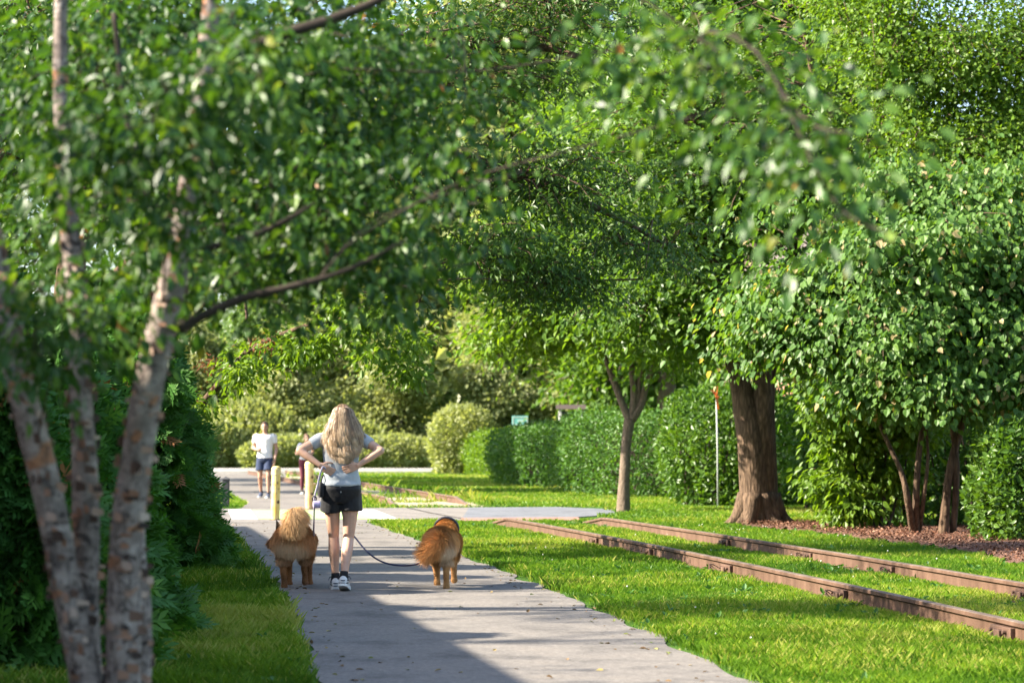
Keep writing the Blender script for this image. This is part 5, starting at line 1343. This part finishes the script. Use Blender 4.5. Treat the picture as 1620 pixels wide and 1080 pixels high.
maroon = cloth_mat('maroon leggings', (.13, .03, .045), .12, 90)
tee(Rn, cloth_mat('white running top', (.72, .7, .72), .05), .93, .5, .013, None, .004, seed=25, name='top')
def leggings(P, mat):
    mb = MB(); P['torso'](mb, .78, .96, .008)
    for q in 'LR':
        hp, kn, an = [np.array(P['J'][q + k], float) for k in ('hip', 'kn', 'an')]
        limb(mb, [hp, hp * .55 + kn * .45, kn], [.092, .076, .056]); e = kn * .15 + an * .85
        limb(mb, [kn, kn * .6 + an * .4 + np.array([0, -.014, 0]), e], [.055, .058, .038])
    o = P['sc_'](mb).build('leggings', mat, P['root']); remesh(o, .009, 2)
leggings(Rn, maroon)
for q in 'LR': shoe(Rn, q, plain('dark running shoe', (.05, .045, .05)), sole_m, sock_m, None, lift=1)
short_hair(Rn, plain('brown hair', (.12, .065, .035), .6))
# ------------------------------------------------------------------ dogs
def fur(o, n, fn, name, parent, mat, m=4, seed=1, exclude=None):
    """strands over the surface of mesh o; fn(P, N, r) -> direction, length, width, colour root, colour tip"""
    r = np.random.default_rng(seed)
    me = o.data; me.calc_loop_triangles(); nt_ = len(me.loop_triangles)
    T = np.empty(nt_ * 3, np.int32); me.loop_triangles.foreach_get('vertices', T); T = T.reshape(-1, 3)
    V, Nv = verts(o), norms(o)
    A = np.linalg.norm(np.cross(V[T[:, 1]] - V[T[:, 0]], V[T[:, 2]] - V[T[:, 0]]), axis=1)
    ti = r.choice(nt_, n, p=A / A.sum()); b = r.dirichlet((1, 1, 1), n)
    P = (V[T[ti]] * b[..., None]).sum(1); Nn = unit((Nv[T[ti]] * b[..., None]).sum(1))
    if exclude is not None:
        k = ~exclude(P, Nn); P, Nn = P[k], Nn[k]
    flow, L, W, c0, c1 = fn(P, Nn, r)
    t = np.linspace(0, 1, m)[None, :, None]
    d0 = unit(Nn * .75 + flow * .6); d1 = unit(flow + Nn * .18)
    Pp = P[:, None] - Nn[:, None] * .003 + L[:, None, None] * (d0[:, None] * (t - .5 * t ** 2) * .8 + d1[:, None] * (.6 * t ** 2 + .25 * t) )
    side = unit(np.cross(d1, Nn + r.normal(size=Nn.shape) * .5))[:, None].repeat(m, 1)
    Wd = W[:, None] * np.interp(np.linspace(0, 1, m), [0, .4, 1], [1, .85, .12])[None]
    Vv, Q = ribbons(Pp, Wd, side)
    c = c0[:, None] + (c1 - c0)[:, None] * t
    c = np.repeat(c[:, :, None], 2, 2).reshape(-1, 3)
    mesh = raw_mesh(name, Vv, Q.ravel(), np.arange(len(Q)) * 4, {'col': np.clip(c, 0, 1)})
    return link(name, mesh, mat, parent)

FUR = attr_mat('dog fur strands', .55, .25, .18); SKIN = attr_mat('dog undercoat', .8, .15)
def dog_body(mb, legs, head, neck, width=1.0):
    B_ = [(-.36, .46, .05, .06), (-.33, .46, .105, .095), (-.24, .455, .13, .11), (-.1, .445, .118, .11), (.05, .435, .13, .125), (.2, .435, .135, .145), (.29, .45, .11, .12), (.35, .47, .06, .08)]
    P = np.array([(0, y, z) for y, z, _, _ in B_]); cv = spline(P, 24)
    rr = np.array([(a * width, b) for _, _, a, b in B_]); t = np.linspace(0, 1, 24); q = np.linspace(0, 1, len(B_))
    th = np.linspace(0, 2 * np.pi, 22, endpoint=False)
    ra, rb = np.interp(t, q, rr[:, 0]), np.interp(t, q, rr[:, 1])
    V = np.stack([cv[:, 0:1] + ra[:, None] * np.cos(th), np.repeat(cv[:, 1:2], 22, 1), cv[:, 2:3] + rb[:, None] * np.sin(th)], -1)
    mb._rings(V, cv)
    limb(mb, neck, [.105, .09, .08])
    hd_, dr = np.array(head[0], float), unit(np.array(head[1], float))
    mb.ball(hd_, .085, 14, 10); limb(mb, [hd_ + dr * .03 - [0, 0, .015], hd_ + dr * .11 - [0, 0, .03], hd_ + dr * .175 - [0, 0, .038]], [.06, .045, .032])
    for L in legs:
        pts, rad = L; limb(mb, pts, rad, 12)
        pw = np.array(pts[-1], float); mb.ball(pw + [0, .022, -.004], (.032, .045, .022), 10, 7)
def ear(parent, P, mat, name='ear'):
    P = np.array(P, float); mb = MB()
    b0, b1, tip = P; c = (b0 + b1) / 2; n_ = unit(np.cross(b1 - b0, tip - b0)) * .016
    V = [b0, b1, b1 * .45 + tip * .55, tip, b0 * .45 + tip * .55, c + n_, (c + tip) / 2 + n_]
    V += [v - n_ * .8 for v in V[:5]]
    mb.add(V, [(0, 1, 5), (1, 2, 6), (2, 3, 6), (3, 4, 6), (4, 0, 5), (1, 6, 5), (4, 5, 6), (8, 7, 9), (7, 11, 9), (9, 11, 10)])
    o = mb.build(name, mat, parent, smooth=True); return o

def hind(x, y0, lift=0.0, ph=0.0):
    return ([(x * .95, y0, .45), (x * 1.1, y0 + .10, .32), (x * 1.05, y0 - .05 + ph * .6, .19 + lift * .6), (x, y0 - .01 + ph, .085 + lift), (x, y0 + .0 + ph, .025 + lift)], [.098, .068, .03, .025, .03])
def fore(x, y0, lift=0.0, ph=0.0):
    return ([(x, y0, .42), (x * 1.05, y0 - .05, .30), (x, y0 + ph * .6, .16 + lift), (x, y0 + ph, .07 + lift), (x, y0 + .01 + ph, .026 + lift)], [.08, .052, .03, .026, .03])
def smooth(a, b, x): t = np.clip((x - a) / (b - a), 0, 1); return t * t * (3 - 2 * t)

def coat_fn(pal):
    def fn(P, Nn, r):
        n = len(P); x, y, z = P.T
        rump = smooth(-.14, -.30, y) * smooth(.19, .28, z) * (1 - smooth(.47, .54, z))
        leg = 1 - smooth(.21, .30, z)
        belly = smooth(.33, .24, z) * (1 - leg)
        back = np.array([0, -1, 0.]); dn = np.array([0, -.1, -1.0])
        flow = unit(back * (1 - rump - leg * .8)[:, None].clip(0, 1) * .9 + dn * (.35 + 1.0 * rump + .8 * leg)[:, None] + .16 * r.normal(size=(n, 3)) + Nn * .10)
        flow = unit(flow - .55 * Nn * np.sum(flow * Nn, 1, keepdims=True) * (np.sum(flow * Nn, 1, keepdims=True) < 0))
        L = (.036 + .04 * rump + .018 * belly - .026 * leg) * r.uniform(.6, 1.35, n)
        W = (.0028 - .0007 * leg) * r.uniform(.7, 1.3, n)
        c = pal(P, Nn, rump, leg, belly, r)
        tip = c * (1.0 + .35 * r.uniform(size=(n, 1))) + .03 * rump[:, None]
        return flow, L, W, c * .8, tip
    return fn
def lerp(a, b, t): return a + (np.array(b) - a) * t[:, None]

def make_dog(label, loc, rz, legs, head, neck, pal, ears, earmat, seed, width=1.0, collar=None):
    root = empty('dog', (*loc, 0), rz, label, 'dog')
    mb = MB(); dog_body(mb, legs, head, neck, width)
    b = mb.build('body', SKIN, root); remesh(b, .009, 4)
    V, Nn = verts(b), norms(b); r = np.random.default_rng(seed)
    f = coat_fn(pal); _, _, _, c0, _ = f(V, Nn, r); set_attr(b, 'col', c0)
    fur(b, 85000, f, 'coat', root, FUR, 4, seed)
    for e in ears: ear(root, e, earmat)
    hd_, dr = np.array(head[0], float), unit(np.array(head[1], float))
    nm = plain('dog nose', (.015, .013, .013), .35)
    mb = MB(); mb.ball(hd_ + dr * .205 - [0, 0, .03], (.02, .018, .016), 10, 7); mb.build('nose', nm, root, smooth=True)
    sd = unit(np.cross(dr, [0, 0, 1]))
    for s in (-1, 1):
        mb = MB(); mb.ball(hd_ + dr * .068 + sd * s * .042 + [0, 0, .03], .012, 8, 6); mb.build('eye', nm, root, smooth=True)
    if collar:
        c, ax, rad = collar; ax = unit(np.array(ax, float)); u = unit(np.cross(ax, [1, 0, .1])); v_ = np.cross(ax, u)
        t = np.linspace(0, 2 * np.pi, 25); mb = MB(); mb.tube(np.array(c) + rad * (np.cos(t)[:, None] * u + np.sin(t)[:, None] * v_), .012, 8); mb.build('collar', stripe_m, root, smooth=True)
    return root

def plume(root, pts, rad, n, flow_fn, col_fn, Lrange, seed, wd=.0055):
    """tail: a tapered core with long strands"""
    cv = spline(pts, 26); mb = MB(); mb.tube(cv, np.interp(np.linspace(0, 1, 26), np.linspace(0, 1, len(rad)), rad), 10)
    core = mb.build('tail', SKIN, root, smooth=True)
    V = verts(core); r = np.random.default_rng(seed)
    def tpar(P):
        d = np.linalg.norm(P[:, None] - cv[None], axis=2); return d.argmin(1) / 25.0
    set_attr(core, 'col', col_fn(V, tpar(V), r) * .7)
    def fn(P, Nn, r):
        t = tpar(P); nn = len(P)
        flow = unit(flow_fn(P, Nn, t, r)); L = r.uniform(*Lrange, nn) * np.interp(t, [0, .2, .8, 1], [.5, 1, 1, .8])
        c = col_fn(P, t, r); return flow, L, wd * r.uniform(.6, 1.3, nn), c * .78, c * (1.05 + .3 * r.uniform(size=(nn, 1)))
    return fur(core, n, fn, 'plume', core, FUR, 5, seed)

# --- left dog: cream plume curled over a red brown back
def palA(P, Nn, rump, leg, belly, r):
    x, y, z = P.T; n = len(P)
    c = np.tile(np.array([.58, .27, .095]), (n, 1)) * r.uniform(.75, 1.25, (n, 1))
    c = lerp(c, (.09, .04, .02), smooth(.1, .5, sn(P, 9, 3)) * .5)
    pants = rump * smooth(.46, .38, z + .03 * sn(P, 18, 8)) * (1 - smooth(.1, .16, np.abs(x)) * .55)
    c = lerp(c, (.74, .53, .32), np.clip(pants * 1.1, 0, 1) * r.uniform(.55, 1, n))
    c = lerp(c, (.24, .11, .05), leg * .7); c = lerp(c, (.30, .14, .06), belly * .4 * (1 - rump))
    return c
ldx, ldy = (466 - CX) * 21.7 / F, 21.7
legs = [hind(-.085, -.22, 0, .0), hind(.088, -.22, .03, .12), fore(-.098, .2, 0, .02), fore(.08, .2, .0, .10)]
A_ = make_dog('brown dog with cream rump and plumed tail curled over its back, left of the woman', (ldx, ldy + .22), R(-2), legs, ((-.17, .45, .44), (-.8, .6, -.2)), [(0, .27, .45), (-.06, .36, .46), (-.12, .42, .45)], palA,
              [[(-.245, .39, .475), (-.165, .40, .50), (-.235, .37, .60)], [(-.185, .52, .495), (-.135, .51, .485), (-.155, .54, .585)]], plain('black ear fur', (.012, .01, .01), .8), 61, .86, ((-.06, .36, .46), (-.6, .8, .05), .105))
colA = lambda P, t, r: (np.array([.6, .32, .13]) * (1 - t[:, None] * .0) + (np.array([.82, .54, .28]) - np.array([.6, .32, .13])) * np.clip(.25 + .9 * r.uniform(size=(len(P), 1)) * (.35 + t[:, None]), 0, 1))
plume(A_, [(0, -.33, .51), (.005, -.38, .59), (.015, -.38, .67), (.025, -.31, .70), (.04, -.24, .675), (.05, -.21, .62)], [.034, .034, .032, .03, .024, .014], 16000,
      lambda P, Nn, t, r: Nn * np.array([.42, .35, .6]) * .5 + np.array([.10, -.10, -.66]) + r.normal(size=P.shape) * .12, colA, (.05, .135), 5, .0036)

# --- right dog: golden red with a low swinging tail
def palB(P, Nn, rump, leg, belly, r):
    x, y, z = P.T; n = len(P)
    c = np.tile(np.array([.74, .36, .12]), (n, 1)) * r.uniform(.75, 1.25, (n, 1))
    c = lerp(c, (.2, .075, .025), smooth(.1, .6, sn(P * [1, 1.4, 1], 8, 13)) * .55)
    pants = rump * smooth(.46, .38, z + .02 * sn(P, 18, 8)) * smooth(-.03, .04, x)
    c = lerp(c, (.82, .64, .44), np.clip(pants * 1.2, 0, 1) * r.uniform(.6, 1, n))
    c = lerp(c, (.5, .27, .11), leg * .8); return c
rdx, rdy = (698 - CX) * 21.6 / F, 21.6
legs = [hind(-.05, -.22, .035, .16), hind(.05, -.22, .0, -.02), fore(-.075, .2, 0, .05), fore(.075, .2, .03, .12)]
B_ = make_dog('golden red dog with tail swung low to its left, right of the woman', (rdx + .01, rdy + .22), R(-3), legs, ((-.02, .52, .53), (.1, .95, -.3)), [(0, .27, .46), (0, .38, .51), (-.01, .46, .525)], palB,
              [[(-.105, .49, .575), (-.08, .54, .585), (-.13, .52, .485)], [(.04, .54, .585), (.065, .49, .575), (.09, .52, .485)]], plain('dark brown ear fur', (.09, .04, .02), .8), 62, .92, ((0, .38, .52), (0, 1, .35), .11))
colB = lambda P, t, r: np.array([.56, .23, .065]) + (np.array([.62, .36, .16]) - np.array([.56, .23, .065])) * np.clip(.15 + .75 * t[:, None] * r.uniform(size=(len(P), 1)), 0, 1)
plume(B_, [(.005, -.34, .47), (-.01, -.39, .45), (-.045, -.41, .40), (-.09, -.405, .345), (-.125, -.395, .30)], [.03, .026, .022, .02, .012], 9000,
      lambda P, Nn, t, r: Nn * .45 + np.array([-.55, -.12, -.42]) * (.5 + t[:, None]) + r.normal(size=P.shape) * .13, colB, (.05, .12), 6, .0036)

# ------------------------------------------------------------------ leashes and the bag holder
def leash(label, pts, rad, mat, mat2=None, nm='dog_leash'):
    o = MB().tube(spline(pts, 50), rad, 8).build(nm, mat, None, smooth=True); return tag(o, label, 'leash')
navy_l = plain('navy leash webbing', (.02, .024, .07), .6); lav = plain('lavender grey webbing', (.34, .31, .38), .6)
wp = lambda px, py, y: np.array(((px - CX) * 21.4 / F, y, H - (py - HZ) * 21.4 / F))
leash('navy leash sagging from the woman to the golden red dog', [wp(536, 800, 21.62), wp(545, 835, 21.66), wp(558, 851, 21.68), wp(580, 875, 21.6), wp(606, 890.5, 21.55), wp(640, 896, 21.6), wp(668, 890, 21.75), wp(690, 866, 22.08), wp(698, 850, 22.19)], .0075, navy_l)
leash('lavender grey leash hanging from the left hand of the woman to the brown dog', [wp(517, 741, 21.27), wp(513, 738, 21.25), wp(509, 748, 21.24), wp(505, 765, 21.24), wp(500, 786, 21.24), wp(497.5, 812, 21.35), wp(494, 840, 21.55), wp(488, 862, 21.9), wp(472, 872, 22.15), wp(463, 862, 22.28)], .0085, lav)
p0 = wp(503, 794, 21.235); root = empty('bag_holder', tuple(p0 - [0, 0, .05]), R(12), 'small lavender waste bag holder clipped to the leash at the left hip of the woman', 'bag holder')
mb = MB(); mb.tube([(-.03, 0, .035), (-.026, 0, .035), (.026, 0, .035), (.03, 0, .035)], [.026, .033, .033, .026], 16); mb.build('body', plain('lavender plastic', (.42, .36, .56), .4), root, smooth=False)
mb = MB(); mb.tube([(.03, 0, .035), (.036, 0, .035)], [.032, .028], 16); mb.build('cap', plain('pale grey cap', (.55, .53, .6), .4), root)
t = np.linspace(0, 6.28, 15); mb = MB(); mb.tube(np.stack([-.018 + .018 * np.cos(t), 0 * t, .085 + .022 * np.sin(t)], -1), .005, 6); mb.build('clip', plain('dark clip', (.03, .03, .035), .4), root, smooth=True)
# small black pouch with its strap at the left hip
p0 = wp(508, 786, 21.33); root = empty('pouch', tuple(p0), R(20), 'small black pouch hanging at the left hip of the woman', 'pouch')
mb = MB(); mb.loft([(0, 0, 0, .014, .03), (0, 0, .02, .024, .042), (0, 0, .08, .026, .044), (0, 0, .12, .022, .04), (0, 0, .135, .012, .03)], 14, sq=.7); mb.build('bag', black, root, smooth=True)
mb = MB(); mb.tube(spline([(0, -.02, .13), (.01, -.02, .17), (.03, 0, .20)], 8), .007, 6); mb.build('strap', black, root, smooth=True)
